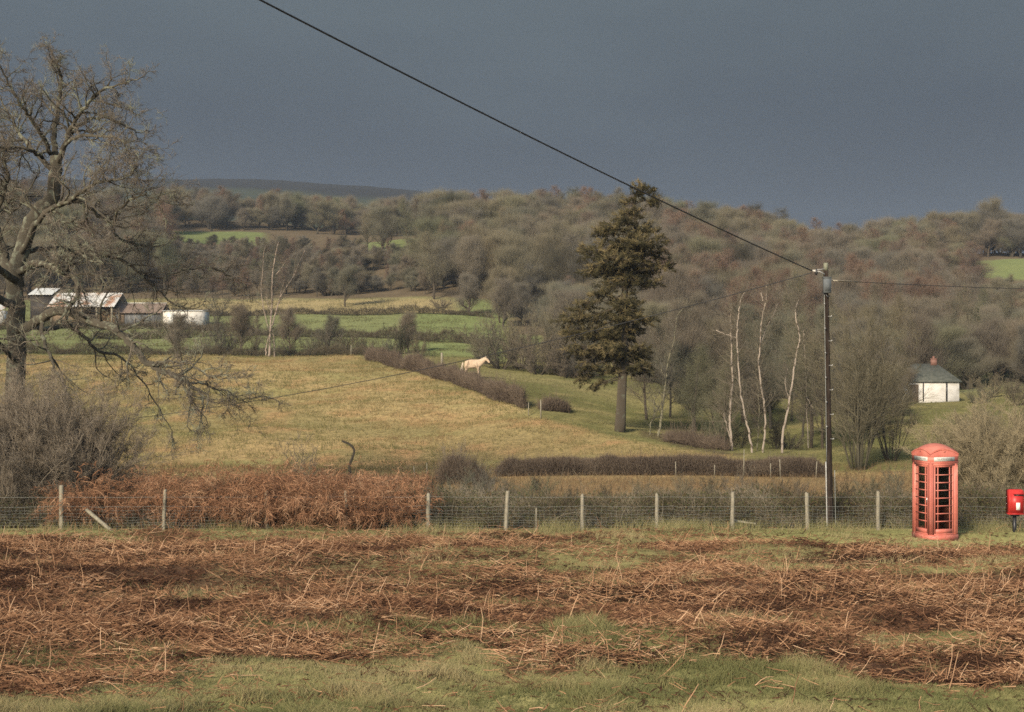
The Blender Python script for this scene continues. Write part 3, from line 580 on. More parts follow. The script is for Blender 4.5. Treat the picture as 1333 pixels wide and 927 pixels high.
woodland([
 (-150, 215, 275, 430, 170, ('grey', 'olive', 'russet'), 8, 13),
 (225, 470, 264, 345, 170, ('grey', 'russet', 'tall'), 3, 5.4), (230, 470, 340, 374, 80, ('grey', 'russet', 'dark'), 2.2, 3.6), (420, 565, 268, 330, 50, ('grey', 'dark', 'olive'), 3, 5),
 (200, 640, 430, 480, 90, ('russet', 'grey', 'olive'), 7, 11.5),
 (560, 780, 255, 420, 170, ('olive', 'grey', 'dark', 'tall', 'russet'), 8, 12.5), (765, 1030, 245, 420, 190, ('olive', 'grey', 'dark', 'tall', 'russet'), 8.5, 13),
 (715, 900, 178, 250, 45, ('olive', 'grey', 'russet'), 5, 8),
 (860, 1265, 200, 330, 190, ('russet', 'russet', 'russet', 'grey'), 8, 12.5), (1010, 1260, 320, 400, 110, ('russet', 'olive', 'tall'), 7.5, 11),
 (1130, 1480, 402, 460, 90, ('olive', 'dark', 'grey'), 9, 13), (1140, 1480, 212, 318, 170, ('grey', 'olive', 'russet', 'tall'), 5, 7.5),
 (1050, 1480, 162, 215, 60, ('olive', 'grey'), 6, 9), (-150, 700, 470, 560, 60, ('grey', 'olive'), 6, 9)])
# ---- hedge lines and shrubs across the left fields
for i, (px, Y, h) in enumerate(((408, 152, 3.0), (424, 153, 3.4), (447, 154, 2.6), (462, 152, 3.0), (505, 150, 2.4), (520, 153, 3.8), (546, 151, 2.6), (285, 152, 3.6), (302, 154, 2.6), (262, 153, 2.2), (372, 151, 2.0), (330, 152, 2.2), (478, 152, 2.2))):
    plant('shrub', px, Y, h, 'small leafless shrub along the crest of the tawny meadow', 'shrubs along the meadow crest', 'shrub', vi=i % 3, wide=.9)
plant('olive', 449, 247, 8.2, 'lone grey bare tree standing on the straw coloured strip', None, vi=0, wide=1.15)
plant('shrub', 575, 246, 2.6, 'small round bush at the right end of the straw coloured strip', None, 'shrub', vi=1, wide=1.3)
plant('grey', 610, 236, 7.5, 'rounded purplish bare tree beside the right end of the straw strip', None, vi=1, wide=1.5)
plant('conifer', 1066, 352, 8.5, 'small dark pointed conifer breaking the skyline above the telephone pole', None, vi=0)
plant('conifer', 1272, 185, 9.5, 'dark green conifer in the copse up the slope behind the cottage', None, vi=0, wide=1.2)
plant('conifer', 560, 450, 9, 'far dark conifer on the skyline left of the wooded hill', None, vi=0)
plant('olive', 1284, 418, 17.5, 'largest rounded bare tree on the skyline at the right edge', None, vi=1, wide=1.3)
plant('dark', 985, 392, 14.5, 'dark ivy green tree on the skyline at the right end of the hilltop wood', None, vi=0, wide=1.0)

# ---- hedges
def hedge(name, label, pts, h, w, n, mat, rng, cat='hedge', r=.007, leaf=0, top=.12, L=(.18, .5), group=None, kind=None, matl=None):
    pts = np.array([[X(p, y), y] for p, y in pts]); seg = np.linalg.norm(np.diff(pts, axis=0), axis=1); cum = np.concatenate([[0], np.cumsum(seg)])
    s = rng.rand(n) * cum[-1]; x = np.interp(s, cum, pts[:, 0]); Y = np.interp(s, cum, pts[:, 1])
    hh = h * (1 + top * 4 * (fbm(s * .5, 0 * s + 3, 203) - .5) + top * 3 * (fbm(s * 1.7, 0 * s + 5, 213, 4) - .5)) * np.clip(np.minimum(s, cum[-1] - s) / .8 + .35, 0, 1); v = rng.rand(n) ** .8; off = (rng.rand(n) - .5) * w * np.sqrt(np.clip(1.1 - v ** 3, 0, 1))
    Y = Y + off; x = x + rng.normal(0, .1, n); z = gz(x, Y) + v * hh * .85
    d = norm(rng.normal(size=(n, 3)) + np.array([0, 0, .9])) * rng.uniform(*L, n)[:, None]
    k9 = rng.rand(n) < .35 + sstep(.3, .55, fbm(s * .8 + Y * .5, v * 1.5 + 7, 233, 3)); g = Geo(); g.spikes(np.stack([x, Y, z], 1), d * np.where(k9, 1, .6)[:, None], r, rnd=np.clip(rng.rand(n) * .7 + (fbm(s * .9, v * 2, 231) - .5) * 1.0 + .15 * v, 0, 1))
    q = rng.rand(n) < .03; g.spikes(np.stack([x, Y, z], 1)[q], (d[q] + np.array([0, 0, .5]) * np.linalg.norm(d[q], axis=1, keepdims=True)) * 1.9, r, rnd=rng.rand(q.sum()))
    m = int(cum[-1] * 5); s2 = rng.rand(m) * cum[-1]; x2 = np.interp(s2, cum, pts[:, 0]); y2 = np.interp(s2, cum, pts[:, 1]) + (rng.rand(m) - .5) * w * .5
    P, R = branches(np.stack([x2, y2, gz(x2, y2) - .1], 1), np.stack([rng.normal(0, .3, m), rng.normal(0, .3, m), np.ones(m)], 1), h * .95, .016, 4, .15, 0, rng, tip=.4); g.tubes(P, R, 4, rnd=rng.rand(m) * .4)
    return tag(g.obj(name, mat), label, cat, group, kind)
rng = RS(31)
hedge('hedge', 'dark overgrown hedge running diagonally across the meadow in front of the cream pony', [(478, 141), (520, 131), (545, 126), (617, 109), (650, 102), (682, 97)], 1.22, 2.0, 40000, M['hedge'], rng, r=.012, L=(.25, .7), top=.2)
hedge('hedge', 'long low clipped dark hedge across the foot of the meadow behind the wire fence', [(648, 68), (860, 68), (1074, 67.6)], .86, 1.3, 75000, M['hedge'], rng, r=.0075, L=(.12, .32), top=.12)
hedge('hedge', 'thin dark hedge line between the straw strip and the bright green field', [(120, 233), (400, 232.5), (640, 232)], 1.0, 1.6, 14000, M['hedge_far'], rng, r=.02, L=(.3, .8), top=.38)
hedge('hedge', 'thin dark hedge line crossing the middle of the green fields', [(120, 188), (330, 192), (480, 190), (640, 174)], 1.1, 1.6, 15000, M['hedge_far'], rng, r=.018, L=(.3, .8), top=.38)
hedge('hedge', 'pale leafless hedge along the foot of the barns', [(-60, 207), (150, 206), (330, 203)], 1.0, 1.4, 10000, M['hedge_far'], rng, r=.018, L=(.3, .8), top=.3)
hedge('hedge', 'dark line of scrub along the crest where the meadow meets the green fields', [(-60, 151), (230, 151), (420, 151), (480, 147)], .9, 1.6, 20000, M['hedge_far'], rng, r=.013, L=(.25, .6), top=.4)
hedge('brush_pile', 'small dark heap of brushwood behind two white stakes on the pasture', [(705, 97), (738, 98)], .7, 1.6, 4500, M['hedge'], rng, 'brush pile', r=.012, L=(.3, .7))
hedge('brush_pile', 'grey tangle of cut brushwood on the stream bank left of the birches', [(868, 84), (905, 81), (945, 79)], .45, 1.2, 6000, M['hedge'], rng, 'brush pile', r=.012, L=(.3, .8))
hedge('bare_shrub', 'dark tangled thorn shrub between the wire fence and the meadow', [(572, 63), (600, 63), (628, 63)], 1.25, 1.6, 12000, M['hedge'], rng, 'shrub', r=.007, L=(.2, .55), top=.2)

# roadside undergrowth behind the fence
g = Geo(); gl = Geo(); rng = RS(33)
n = 150000; px = rng.uniform(-130, 1470, n); Y = 42.3 + 3.9 * rng.rand(n) ** 1.2; x = X(px, Y)
top = np.interp(px, [-130, 60, 200, 420, 540, 640, 720, 800, 900, 1000, 1120, 1200, 1330, 1470], [.9, .8, .6, .6, .85, .95, .65, .65, .75, .8, .75, .75, .9, .9]) * (.35 + 1.3 * fbm(x * .7, Y * .7, 205, 4)) * sstep(42.2, 43.4, Y + .2)
v = rng.rand(n) ** 1.15; z = gz(x, Y) + v * top
d = norm(rng.normal(size=(n, 3)) * np.array([1, 1, .8]) + np.array([0, 0, .7])) * rng.uniform(.1, .42, n)[:, None]
k = rng.rand(n) < .78
tone = np.clip(fbm(x * .9, Y * .9, 207, 4) * 2.4 - .85 + rng.normal(0, .2, n) + .25 * (v - .5), 0, 1)
g.spikes(np.stack([x, Y, z], 1)[k], d[k], .0048, rnd=tone[k])
tag(g.obj('undergrowth', M['scrub']), 'grey brown tangle of bramble stems behind the wire fence', 'undergrowth', kind='stuff')
s = ~k; N = s.sum(); b = np.stack([x, Y, z], 1)[s]; dd = norm(d[s]) * rng.uniform(.04, .09, N)[:, None]
b2 = np.concatenate([b, b + rng.normal(0, .08, b.shape), b + rng.normal(0, .1, b.shape)]); dd = np.concatenate([dd, dd[::-1], np.roll(dd, 5, 0)]); N3 = len(b2)
gl.ribbons(np.stack([b2, b2 + dd * .5, b2 + dd], 1), np.array([[.01, .04, .006]]), norm(np.cross(dd, rng.normal(size=dd.shape))), rnd=rng.rand(N3))
tag(gl.obj('bramble_leaves', M['leafy']), 'dull green bramble leaves among the stems behind the wire fence', 'undergrowth', kind='stuff')

g = Geo(); n = 1500; px = rng.uniform(-130, 1470, n); Y = rng.uniform(42.2, 46, n); x = X(px, Y); d = np.stack([rng.normal(0, .7, n), rng.normal(-.2, .4, n), np.ones(n)], 1)
up = rng.rand(n) < .4; P, R = branches(np.stack([x, Y, gz(x, Y)], 1), np.where(up[:, None], d * np.array([.25, .25, 1]), d), np.where(up, rng.uniform(.6, 1.5, n), rng.uniform(.9, 2.2, n)), rng.uniform(.004, .008, n), 8, .10, -.12, rng, tip=.4); P[up, :, 2] = np.maximum(P[up, :, 2], gz(P[up, :, 0], P[up, :, 1]))
g.tubes(P, R, 4, rnd=np.clip(rng.normal(.5, .3, n), 0, 1)); tag(g.obj('bramble_stems', M['scrub']), 'long arching bramble stems and dry stalks behind the wire fence', 'undergrowth', kind='stuff')
g = Geo(); n = 30000; x = rng.uniform(-17, 19, n); Y = rng.uniform(40.3, 43.0, n); k = rng.rand(n) < sstep(.42, .66, fbm(x * .8, Y * .8, 245, 3)); x, Y = x[k], Y[k]; n = len(x)
blades(g, x, Y, rng.uniform(.12, .5, n), .012, .8, rng, rnd=np.clip(rng.normal(.6, .25, n), 0, 1)); tag(g.obj('fence_grass', M['grass']), 'pale tufts of long grass along the foot of the wire fence', 'grass', kind='stuff')

# rust coloured bracken leaning over the fence on the left
g = Geo(); rng = RS(35); n = 1900
px = np.where(rng.rand(n) < .85, rng.uniform(84, 545, n), rng.uniform(60, 560, n)); k = rng.rand(n) < np.interp(px, [60, 100, 150, 205, 230, 290, 318, 350, 420, 470, 520, 548, 560], [.2, .55, .35, .5, .95, .95, .6, 1, 1, .75, .85, .5, .1]); k &= rng.rand(len(px)) < (.35 + .65 * sstep(.3, .55, fbm(px * .035, px * 0 + 4, 241, 3))); px = px[k]; n = len(px)
Y = np.where(px < 300, rng.uniform(41.75, 44.4, n), rng.uniform(41.2, 44.4, n)); x = X(px, Y); L_ = rng.uniform(.9, 2.6, n) * np.interp(px, [60, 220, 300, 400, 560], [.95, 1., 1.05, 1.0, .75])
d = np.stack([rng.normal(0, .45, n), rng.normal(-.15, .3, n), np.ones(n)], 1)
P, R = branches(np.stack([x, Y, gz(x, Y)], 1), d, L_, .006, 8, .10, .02, rng, tip=.4, trop_end=-.55); g.tubes(P, R, 3, rnd=np.clip(rng.normal(.6, .2, n), 0, 1))
o, d, l, r = spawn(P, R, L_, 22, .32, 1, .9, 1.4, .16, .3, .6, rng, fall=.75)
P2, R2 = branches(o, d, l, .003, 3, .18, -.22, rng, tip=.5)
S = norm(np.cross(P2[:, -1] - P2[:, 0], rng.normal(size=(len(o), 3)))); tone = np.clip(np.repeat(rng.normal(.46, .28, n), 22) + rng.normal(0, .15, len(o)), 0, 1)
g.ribbons(P2, np.array([[.004, .017, .014, .003]]), S, rnd=tone)
o, d, l, r = spawn(P2, R2, l, 5, .1, 1, .7, 1.3, .2, .4, .6, rng, fall=.4); g.spikes(o, d * np.clip(l, .03, .12)[:, None] + np.array([0, 0, -.02]), .004, rnd=np.repeat(tone, 5))
tag(g.obj('standing_bracken', M['bracken']), 'rust coloured dead bracken collapsed over the left end of the wire fence', 'bracken', kind='stuff')
# low rusty patches at the far side of the rough ground
g = Geo(); n = 8000; px = rng.uniform(150, 560, n); Y = rng.uniform(47, 63, n); x = X(px, Y); k = rng.rand(n) < sstep(.42, .6, fbm(x * .25, Y * .25, 209)); x, Y = x[k], Y[k]; n = len(x)
d = np.stack([rng.normal(0, .5, n), rng.normal(0, .4, n), np.ones(n)], 1); L_ = rng.uniform(.3, .8, n)
P, R = branches(np.stack([x, Y, gz(x, Y)], 1), d, L_, .006, 4, .15, .0, rng, tip=.4, trop_end=-.6); g.tubes(P, R, 3, rnd=rng.rand(n))
o, d, l, r = spawn(P, R, L_, 8, .3, 1, .7, 1.4, .15, .35, .6, rng, fall=.5); g.spikes(o, d * l[:, None], .012, rnd=rng.rand(len(o)))
tag(g.obj('bracken_patch', M['bracken']), 'low rusty bracken patch on the rough ground left of the thorn shrub', 'bracken', kind='stuff')

# ================================================================== THE OAK
rng = RS(41)
OY = 50.0
oak = thing('oak_tree', 'huge gnarled leafless oak with lichen on its limbs at the left edge', 'tree', Vector((X(16, OY), OY, float(gz(X(16, OY), OY)))))
ol = np.array(oak.location)
def limb(pts, r0, r1, n=None):
    a = np.array([pix(p[0], p[1], OY + p[2]) for p in pts]) - ol
    n = n or max(8, len(pts) * 4); c = catmull(a, n); r0 *= .70; k = norm(rng.normal(size=c.shape)) * .045; k[0] = 0; k[-1] *= .3
    return c + k, np.linspace(r0, r1, n)
LIMBS = [
 ([(16, 665, 0), (17, 560, 0), (20, 500, 0), (21, 450, 0), (22, 410, 0), (20, 372, .2), (24, 340, .3), (36, 300, .3), (52, 272, .2), (69, 256, .2), (72, 225, .2), (73, 205, .3)], .52, .21, 40),
 ([(73, 210, .3), (70, 180, .5), (73, 150, .7), (77, 125, .6), (80, 104, .2), (74, 86, -.3), (66, 76, -.6)], .16, .02),
 ([(73, 212, .3), (83, 195, -.5), (90, 172, -1), (99, 155, -1.5), (114, 136, -2), (128, 120, -2.4), (146, 112, -2.8), (172, 104, -3.4)], .16, .02),
 ([(88, 178, -1), (102, 163, -.2), (118, 155, .5), (145, 155, 1.2), (160, 163, 1.6), (178, 172, 2)], .10, .02),
 ([(84, 192, -.5), (100, 178, -1.6), (128, 177, -2.6), (156, 182, -3.5), (168, 200, -4), (176, 215, -4.3)], .09, .015),
 ([(70, 222, .2), (52, 205, .8), (40, 194, 1.2), (25, 172, 1.8), (17, 160, 2), (8, 140, 2.4), (-20, 110, 3)], .14, .02),
 ([(66, 200, .3), (55, 178, -.6), (40, 155, -1.2), (30, 140, -1.7), (20, 125, -2), (6, 100, -2.4), (-8, 75, -2.8)], .12, .02),
 ([(55, 205, .5), (38, 194, -1), (15, 193, -2), (-12, 190, -3), (-60, 170, -4)], .10, .02),
 ([(20, 385, .3), (8, 345, .8), (-4, 300, 1.6), (-20, 250, 2.5), (-40, 190, 3.5), (-45, 130, 4.4)], .30, .03),
 ([(-8, 290, 1.7), (4, 255, 1), (10, 230, .5), (4, 205, 0), (12, 180, -.5)], .12, .02),
 ([(26, 335, .3), (43, 297, -1), (62, 275, -1.8), (85, 264, -2.6), (105, 250, -3.2), (128, 238, -4), (148, 234, -4.6), (170, 229, -5)], .16, .02),
 ([(76, 268, -2.2), (95, 262, -2), (112, 267, -1.8), (130, 282, -1.2), (146, 292, -.8), (152, 308, -.2), (178, 319, .4), (210, 320, 1)], .12, .02),
 ([(146, 290, -.8), (156, 272, -1.6), (171, 259, -2.2), (190, 255, -2.8), (214, 262, -3.4)], .075, .012),
 ([(23, 355, .2), (45, 343, -1.4), (68, 348, -2.6), (84, 356, -3.2), (98, 364, -3.8), (99, 385, -4), (88, 402, -4.3)], .19, .05),
 ([(68, 348, -2.6), (76, 330, -3.4), (92, 322, -4.2), (115, 338, -5), (135, 342, -5.6)], .08, .015),
 ([(20, 430, .1), (38, 424, -1.2), (58, 412, -2.4), (80, 404, -3.2), (104, 412, -4), (138, 423, -5), (156, 434, -5.3), (174, 451, -5.6), (190, 471, -6), (207, 481, -6.3), (224, 488, -6.6), (244, 499, -6.9), (258, 509, -7.1), (265, 518, -7.2), (265, 530, -7.3), (262, 545, -7.3)], .26, .022, 60),
 ([(198, 475, -6.2), (210, 471, -6.9), (230, 471, -7.4), (246, 474, -7.9), (262, 484, -8.4), (284, 494, -8.8)], .06, .012),
 ([(244, 499, -6.9), (262, 498, -6.3), (280, 506, -5.9), (298, 510, -5.5), (312, 520, -5.2), (338, 517, -4.8)], .055, .01),
 ([(54, 414, -2.3), (56, 440, -2.8), (64, 462, -3.2), (72, 485, -3.5), (84, 505, -3.8), (95, 526, -4)], .11, .015),
 ([(28, 425, 0), (60, 428, 1.2), (90, 424, 2.4), (110, 440, 3.4), (132, 458, 4.2), (160, 466, 5), (180, 490, 5.6), (200, 520, 6), (224, 562, 6.3)], .14, .015),
 ([(30, 330, .3), (70, 322, 2), (110, 328, 3.4), (150, 335, 4.4), (182, 356, 5), (204, 376, 5.4), (226, 397, 5.8), (246, 402, 6)], .15, .02),
 ([(182, 352, 5), (206, 362, 5.4), (228, 355, 5.8), (248, 350, 6.2), (280, 350, 6.6), (296, 358, 6.9), (312, 368, 7)], .07, .01),
 ([(20, 400, 0), (-10, 385, -1.5), (-50, 380, -3), (-110, 395, -4.5), (-170, 420, -5.5)], .24, .03),
 ([(20, 365, 0), (-15, 340, -2), (-60, 315, -3.6), (-110, 280, -5), (-150, 260, -6)], .2, .03),
 ([(22, 470, 0), (0, 450, -1.8), (-14, 435, -3.2), (-30, 455, -4.6), (-40, 490, -5.4)], .14, .02),
 ([(50, 275, 0), (30, 262, 2), (14, 250, 3.4), (0, 262, 4.6), (-30, 262, 5.8)], .13, .02),
]
tg = Geo(); bg = Geo(); wg = Geo()
P, R = limb(*LIMBS[0][:3], LIMBS[0][3]); R[:6] *= np.linspace(1.35, 1, 6); tg.tubes(P, R, 12); tg.obj('trunk', M['oak'], oak, True)
P0, R0 = P, R
for L in LIMBS[1:]:
    P, R = limb(L[0], L[1], L[2], L[3] if len(L) > 3 else None); q = Geo(); q.tubes(P, R, 8); q.obj('limb', M['oak'], oak, True)
    ln = np.linalg.norm(np.diff(P, axis=0), axis=1).sum()
    low = L[0][-1][1] > 480; m = int(4 + ln * (1.6 if low else 2.7))
    o, d, l, r = spawn(P[None], R[None], np.array([1.]), m, .22, 1, .5, 1.25, .9, 2.3, .55, rng, fall=.35)
    e = P[-1][None]; o = np.concatenate([o, e]); d = np.concatenate([d, norm(P[-1] - P[-2])[None]]); l = np.append(l, 1.2); r = np.append(r, R[-1])
    P1, R1 = branches(o, d, l, np.clip(r, .016, .05), 6, .30, .015, rng, tip=.3); bg.tubes(P1, R1, 5, rnd=rng.rand(len(o)))
    o, d, l, r = spawn(P1, R1, l, 6, .15, 1, .5, 1.2, .3, .6, .6, rng, fall=.3)
    P2, R2 = branches(o, d, l, np.clip(r, .007, .02), 4, .30, .03, rng, tip=.4); wg.tubes(P2, R2, 3, rnd=rng.rand(len(o)))
    o, d, l, r = spawn(P2, R2, l, 6, .1, 1, .5, 1.2, .3, .7, .6, rng, fall=.3)
    P3, R3 = branches(o, d, np.clip(l, .1, 1), .0055, 3, .28, .03, rng, tip=.5); wg.tubes(P3, R3, 3, rnd=rng.rand(len(o)))
    o, d, l, r = spawn(P3, R3, np.clip(l, .1, 1), 4, .1, 1, .5, 1.2, .4, .9, .6, rng, fall=.2)
    wg.spikes(o, d * np.clip(l, .06, .5)[:, None], .005, rnd=rng.rand(len(o)))
bg.obj('branches', M['oak'], oak, True); wg.obj('twigs', M['oak_twig'], oak)

# ================================================================== THE PINE
rng = RS(43); PY = 89.0; pb = at(807, PY)
pine = thing('pine_tree', 'tall dark evergreen pine with a bare straight trunk in the middle of the picture', 'tree', pb); pl = np.array(pb)
tp = np.array([pix(a, b, PY) for a, b in ((807, 562), (809, 520), (811, 470), (812, 420), (814, 360), (818, 300), (826, 262), (832, 240))]) - pl
Pt = catmull(tp, 24); Rt = np.interp(np.linspace(0, 1, 24), [0, .12, .4, 1], [.36, .30, .24, .05]); g = Geo(); g.tubes(Pt, Rt, 10); g.obj('trunk', M['bark'], pine, True)
CL = [(833,248,20,10),(852,262,14,8),(816,262,9,6),(824,274,11,8),(815,285,22,12),(790,300,18,10),(840,300,16,10),(812,318,34,12),(775,330,24,12),(850,330,22,10),(862,347,16,9),(830,345,28,12),(790,352,30,11),(766,354,14,8),(845,368,20,9),(808,372,26,11),(780,385,18,9),(760,398,20,10),(748,415,22,11),(780,415,22,10),(808,400,20,10),(826,396,14,8),(765,435,26,11),(742,433,14,8),(795,440,24,11),(822,430,14,9),(752,455,18,10),(780,460,24,11),(808,462,18,10),(832,455,14,8),(765,478,18,9),(795,482,20,9),(825,480,12,7),(758,494,10,7),(785,498,10,6),(774,504,6,5)]
CL = [(a, b, rx, ry, (rng.rand() - .5) * .6) for a, b, rx, ry in CL] + [(812 + rng.uniform(-22, 22), b + rng.normal(0, 4), rx * .9, ry, sg * rng.uniform(.9, 1.9)) for a, b, rx, ry in CL if 280 < b < 490 for sg in (-1, 1) if rng.rand() < .45]
S_ = PY / F; bP = []; bR = []; oo = []; dd = []; tn = []
for a, b, rx, ry, dz in CL:
    c = np.array([X(a, PY), PY + dz, EYE + (CY - b) * S_]) - pl; zt = c[2] + (-.25 if b < 390 else .45) * (.3 + abs(c[0] - np.interp(c[2], Pt[:, 2], Pt[:, 0])) * .5); o = np.array([np.interp(zt, Pt[:, 2], Pt[:, 0]), 0, zt])
    e = c + np.array([np.sign(c[0] - o[0]) * rx * .5 * S_, dz * .3, -.1 if b > 390 else .05]); bP.append(catmull([o, (o + c) / 2 + rng.normal(0, .08, 3), c, e], 9)); bR.append(np.linspace(.055, .015, 9))
    m = int(max(8, rx * ry * .165)); u = norm(rng.normal(size=(m, 3))) * (rng.rand(m, 1) ** .3) * rng.uniform(.6, 1.25, (m, 1)); tp_ = c + u * np.array([rx * S_ * 1.1, rx * S_ * .8, ry * S_ * .9])
    q = o[None] * .25 + c[None] * .75; t0 = q + (tp_ - q) * .15; bP += [catmull([s_, (s_ + f_) / 2 + [0, 0, .05], f_], 9) for s_, f_ in zip(t0, tp_)]; bR += [np.linspace(.014, .007, 9)] * m
    k = 22; sd_ = norm(u * np.array([1, 1, .3]) + rng.normal(0, .3, (m, 3)) + np.array([0, 0, -.15 if b > 400 else .1])); tt = rng.uniform(-.5, .5, (m, k, 1)) * .5
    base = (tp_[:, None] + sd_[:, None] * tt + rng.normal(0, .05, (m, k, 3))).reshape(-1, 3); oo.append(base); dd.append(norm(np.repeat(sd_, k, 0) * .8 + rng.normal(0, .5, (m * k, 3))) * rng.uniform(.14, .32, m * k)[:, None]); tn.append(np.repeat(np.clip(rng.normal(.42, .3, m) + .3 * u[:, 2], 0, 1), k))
bg = Geo(); bg.tubes(np.array(bP), np.array(bR), 5); bg.obj('branches', M['bark'], pine, True)
oo, dd, tn = np.concatenate(oo), np.concatenate(dd), np.concatenate(tn)
g = Geo(); g.spikes(oo, dd, .026, rnd=np.clip(tn + rng.normal(0, .1, len(tn)), 0, 1)); g.obj('needles', M['needle'], pine)


# ================================================================== BIRCHES AND OTHER NAMED TREES
def stems_tree(name, label, base, Y, stems, mat, twmat, rng, group=None, tw=5, tl=(.5, 1.2), r0=.10, low=None):
    b = at(base, Y); t = thing(name, label, 'tree', b, 0, group); bl = np.array(b); wg = Geo(); sg = Geo(); lg = Geo()
    for pts, ra in stems:
        a = np.array([pix(p[0], p[1], Y + (p[2] if len(p) > 2 else 0)) for p in pts]) - bl; n = max(14, 5 * len(a)); c = catmull(a, n); c[1:] += rng.normal(0, .018, c[1:].shape); ra = ra * .44
        R = np.linspace(ra, max(.02, ra * .3), n); sg.tubes(c, R, 8)
        ln = np.linalg.norm(np.diff(c, axis=0), axis=1).sum()
        o, d, l, r = spawn(c[None], R[None], np.array([1.]), int(5 * tw * ln), .25, 1, .5, 1.0, *tl, .5, rng, fall=.3)
        P1, R1 = branches(o, d, l * 1.5, np.clip(r, .01, .018), 4, .15, .08, rng, tip=.3); wg.tubes(P1, R1, 3, rnd=rng.rand(len(o)))
        o, d, l, r = spawn(P1, R1, l, 5, .2, 1, .3, .9, .3, .6, .6, rng, fall=.3); P2, R2 = branches(o, d, l, .007, 2, .15, -.03, rng); wg.tubes(P2, R2, 3, rnd=rng.rand(len(o)))
        o, d, l, r = spawn(P2, R2, l, 4, .1, 1, .3, .9, .4, .9, .6, rng, fall=.3); wg.spikes(o, d * np.clip(l, .1, .6)[:, None], .007, rnd=rng.rand(len(o)))
    sg.obj('trunk', mat, t, True); wg.obj('twigs', twmat, t); return t
rng = RS(45); G_ = 'white birches behind the low hedge'; BT = M['crown_grey']
stems_tree('birch_tree', 'thick pale birch at the left of the group, forked near the ground', 953, 79.5, [([(953, 596), (952, 570), (950, 540), (953, 500), (952, 449), (951, 420), (952, 400)], .17), ([(951, 572, .1), (946, 555, .3), (942, 538, .6)], .06)], M['birch'], BT, rng, G_, 2)
stems_tree('birch_tree', 'white birch curving left then up to a hooked tip, second in the group', 980, 78.5, [([(980, 598), (975, 565), (970, 543), (963, 500), (959, 440), (961, 415), (963, 395), (970, 378)], .13), ([(960, 441, .1), (946, 436, .3), (932, 430, .8)], .04)], M['birch'], BT, rng, G_, 1.5)
stems_tree('birch_tree', 'slim white birch forking halfway into two pale stems in the middle of the group', 993, 79, [([(992, 598), (996, 560), (995, 530), (988, 479), (990, 440), (992, 415), (997, 390), (998, 372)], .12), ([(990, 450, .2), (996, 430, .4), (1006, 412, .6), (1016, 386, .9)], .07), ([(993, 392, .1), (991, 382, .2)], .05)], M['birch'], BT, rng, G_, 1.5)
stems_tree('birch_tree', 'very thin grey birch stem close beside the forked birch', 985, 80.5, [([(985, 598), (987, 560), (988, 525), (984, 480)], .075)], M['birch_low'], BT, rng, G_, 2.5)
stems_tree('birch_tree', 'white birch bending right with a hooked top, between forked birch and telephone pole', 1018, 79, [([(1018, 594), (1019, 565), (1025, 538), (1031, 500), (1037, 460), (1041, 440), (1036, 414), (1037, 400), (1039, 390)], .15), ([(1027, 520, .1), (1022, 500, .2), (1025, 480, .4)], .04)], M['birch'], BT, rng, G_, 1.5)
stems_tree('birch_tree', 'thin pale birch with a broken hanging limb, just left of the telephone pole', 1053, 88, [([(1052, 592), (1051, 550), (1050, 515), (1049, 480), (1047, 450), (1046, 430)], .07), ([(1050, 488, .1), (1055, 475, .2), (1060, 465, .3), (1065, 452, .4)], .05), ([(1048, 516, 0), (1053, 522, -.3), (1058, 531, -.6)], .06)], M['birch'], BT, rng, G_, 1.5)
stems_tree('birch_tree', 'mossy leaning birch with a second thin stem just right of the pine trunk', 858, 89, [([(857, 568), (862, 535), (866, 500), (868, 485)], .17), ([(867, 492), (870, 470), (876, 449), (880, 425), (882, 410), (894, 397)], .08), ([(846, 566), (847, 552), (852, 540), (851, 520)], .07), ([(866, 492), (862, 484), (860, 476)], .06)], M['birch_low'], BT, rng, None, 2)
stems_tree('bare_tree', 'pale dead birch with several upright bleached stems on the meadow crest at left', 350, 147, [([(350, 470), (351, 450), (353, 413), (354, 385), (355, 356), (359, 330), (363, 314)], .26), ([(354, 425), (361, 400), (367, 383), (381, 361), (388, 345), (397, 326)], .16), ([(352, 435), (345, 410), (340, 378), (342, 355), (343, 330), (345, 322)], .10), ([(353, 405), (347, 390), (348, 370)], .08), ([(359, 358), (367, 348), (373, 337)], .09), ([(363, 395), (366, 380), (371, 360)], .08), ([(346, 470), (347, 450), (352, 430)], .18), ([(357, 470), (357, 450), (355, 430)], .18)], M['deadwood'], M['crown_grey'], rng, None, 1.6, (.5, 1.4))
stems_tree('bare_tree', 'small dark leaning tree with bare forked top right of the white shed', 277, 153, [([(277, 470), (281, 450), (284, 425), (282, 405), (276, 385)], .14), ([(283, 420), (290, 405), (296, 392)], .08)], M['bark'], M['crown_grey'], rng, None, 3, (.6, 1.5))
# many-stemmed alder, sapling and big bushes
def ms(name, label, px, Y, H, nst, fan, mb, mt, seed, cat='shrub', dens=1., tw=.006, sx=1., thick=.75):
    m = multistem(seed, H, nst, fan, mb, mt, dens, tw, thick); t = thing(name, label, cat, at(px, Y), 0, None, (sx, sx, 1)); child(m[0], 'branches', t); child(m[1], 'twigs', t); return t
ms('alder_tree', 'grey many stemmed bare tree fanning up between the telephone pole and the phone box', 1117, 71, 8.6, 20, .27, M['bark_far'], M['crown_olive'], 301, 'tree', 2., .0058, 1., .6)
ms('alder_tree', 'smaller many stemmed bare tree close behind the phone box, left of the golden bush', 1160, 75, 5.6, 12, .38, M['bark_far'], M['crown_olive'], 305, 'tree', 2., .0058, 1., .6)
ms('willow_bush', 'large golden twigged bush behind the red phone box', 1292, 47.5, 3.9, 95, .85, M['willow'], M['willow'], 302, dens=2., tw=.0044, sx=1.0)
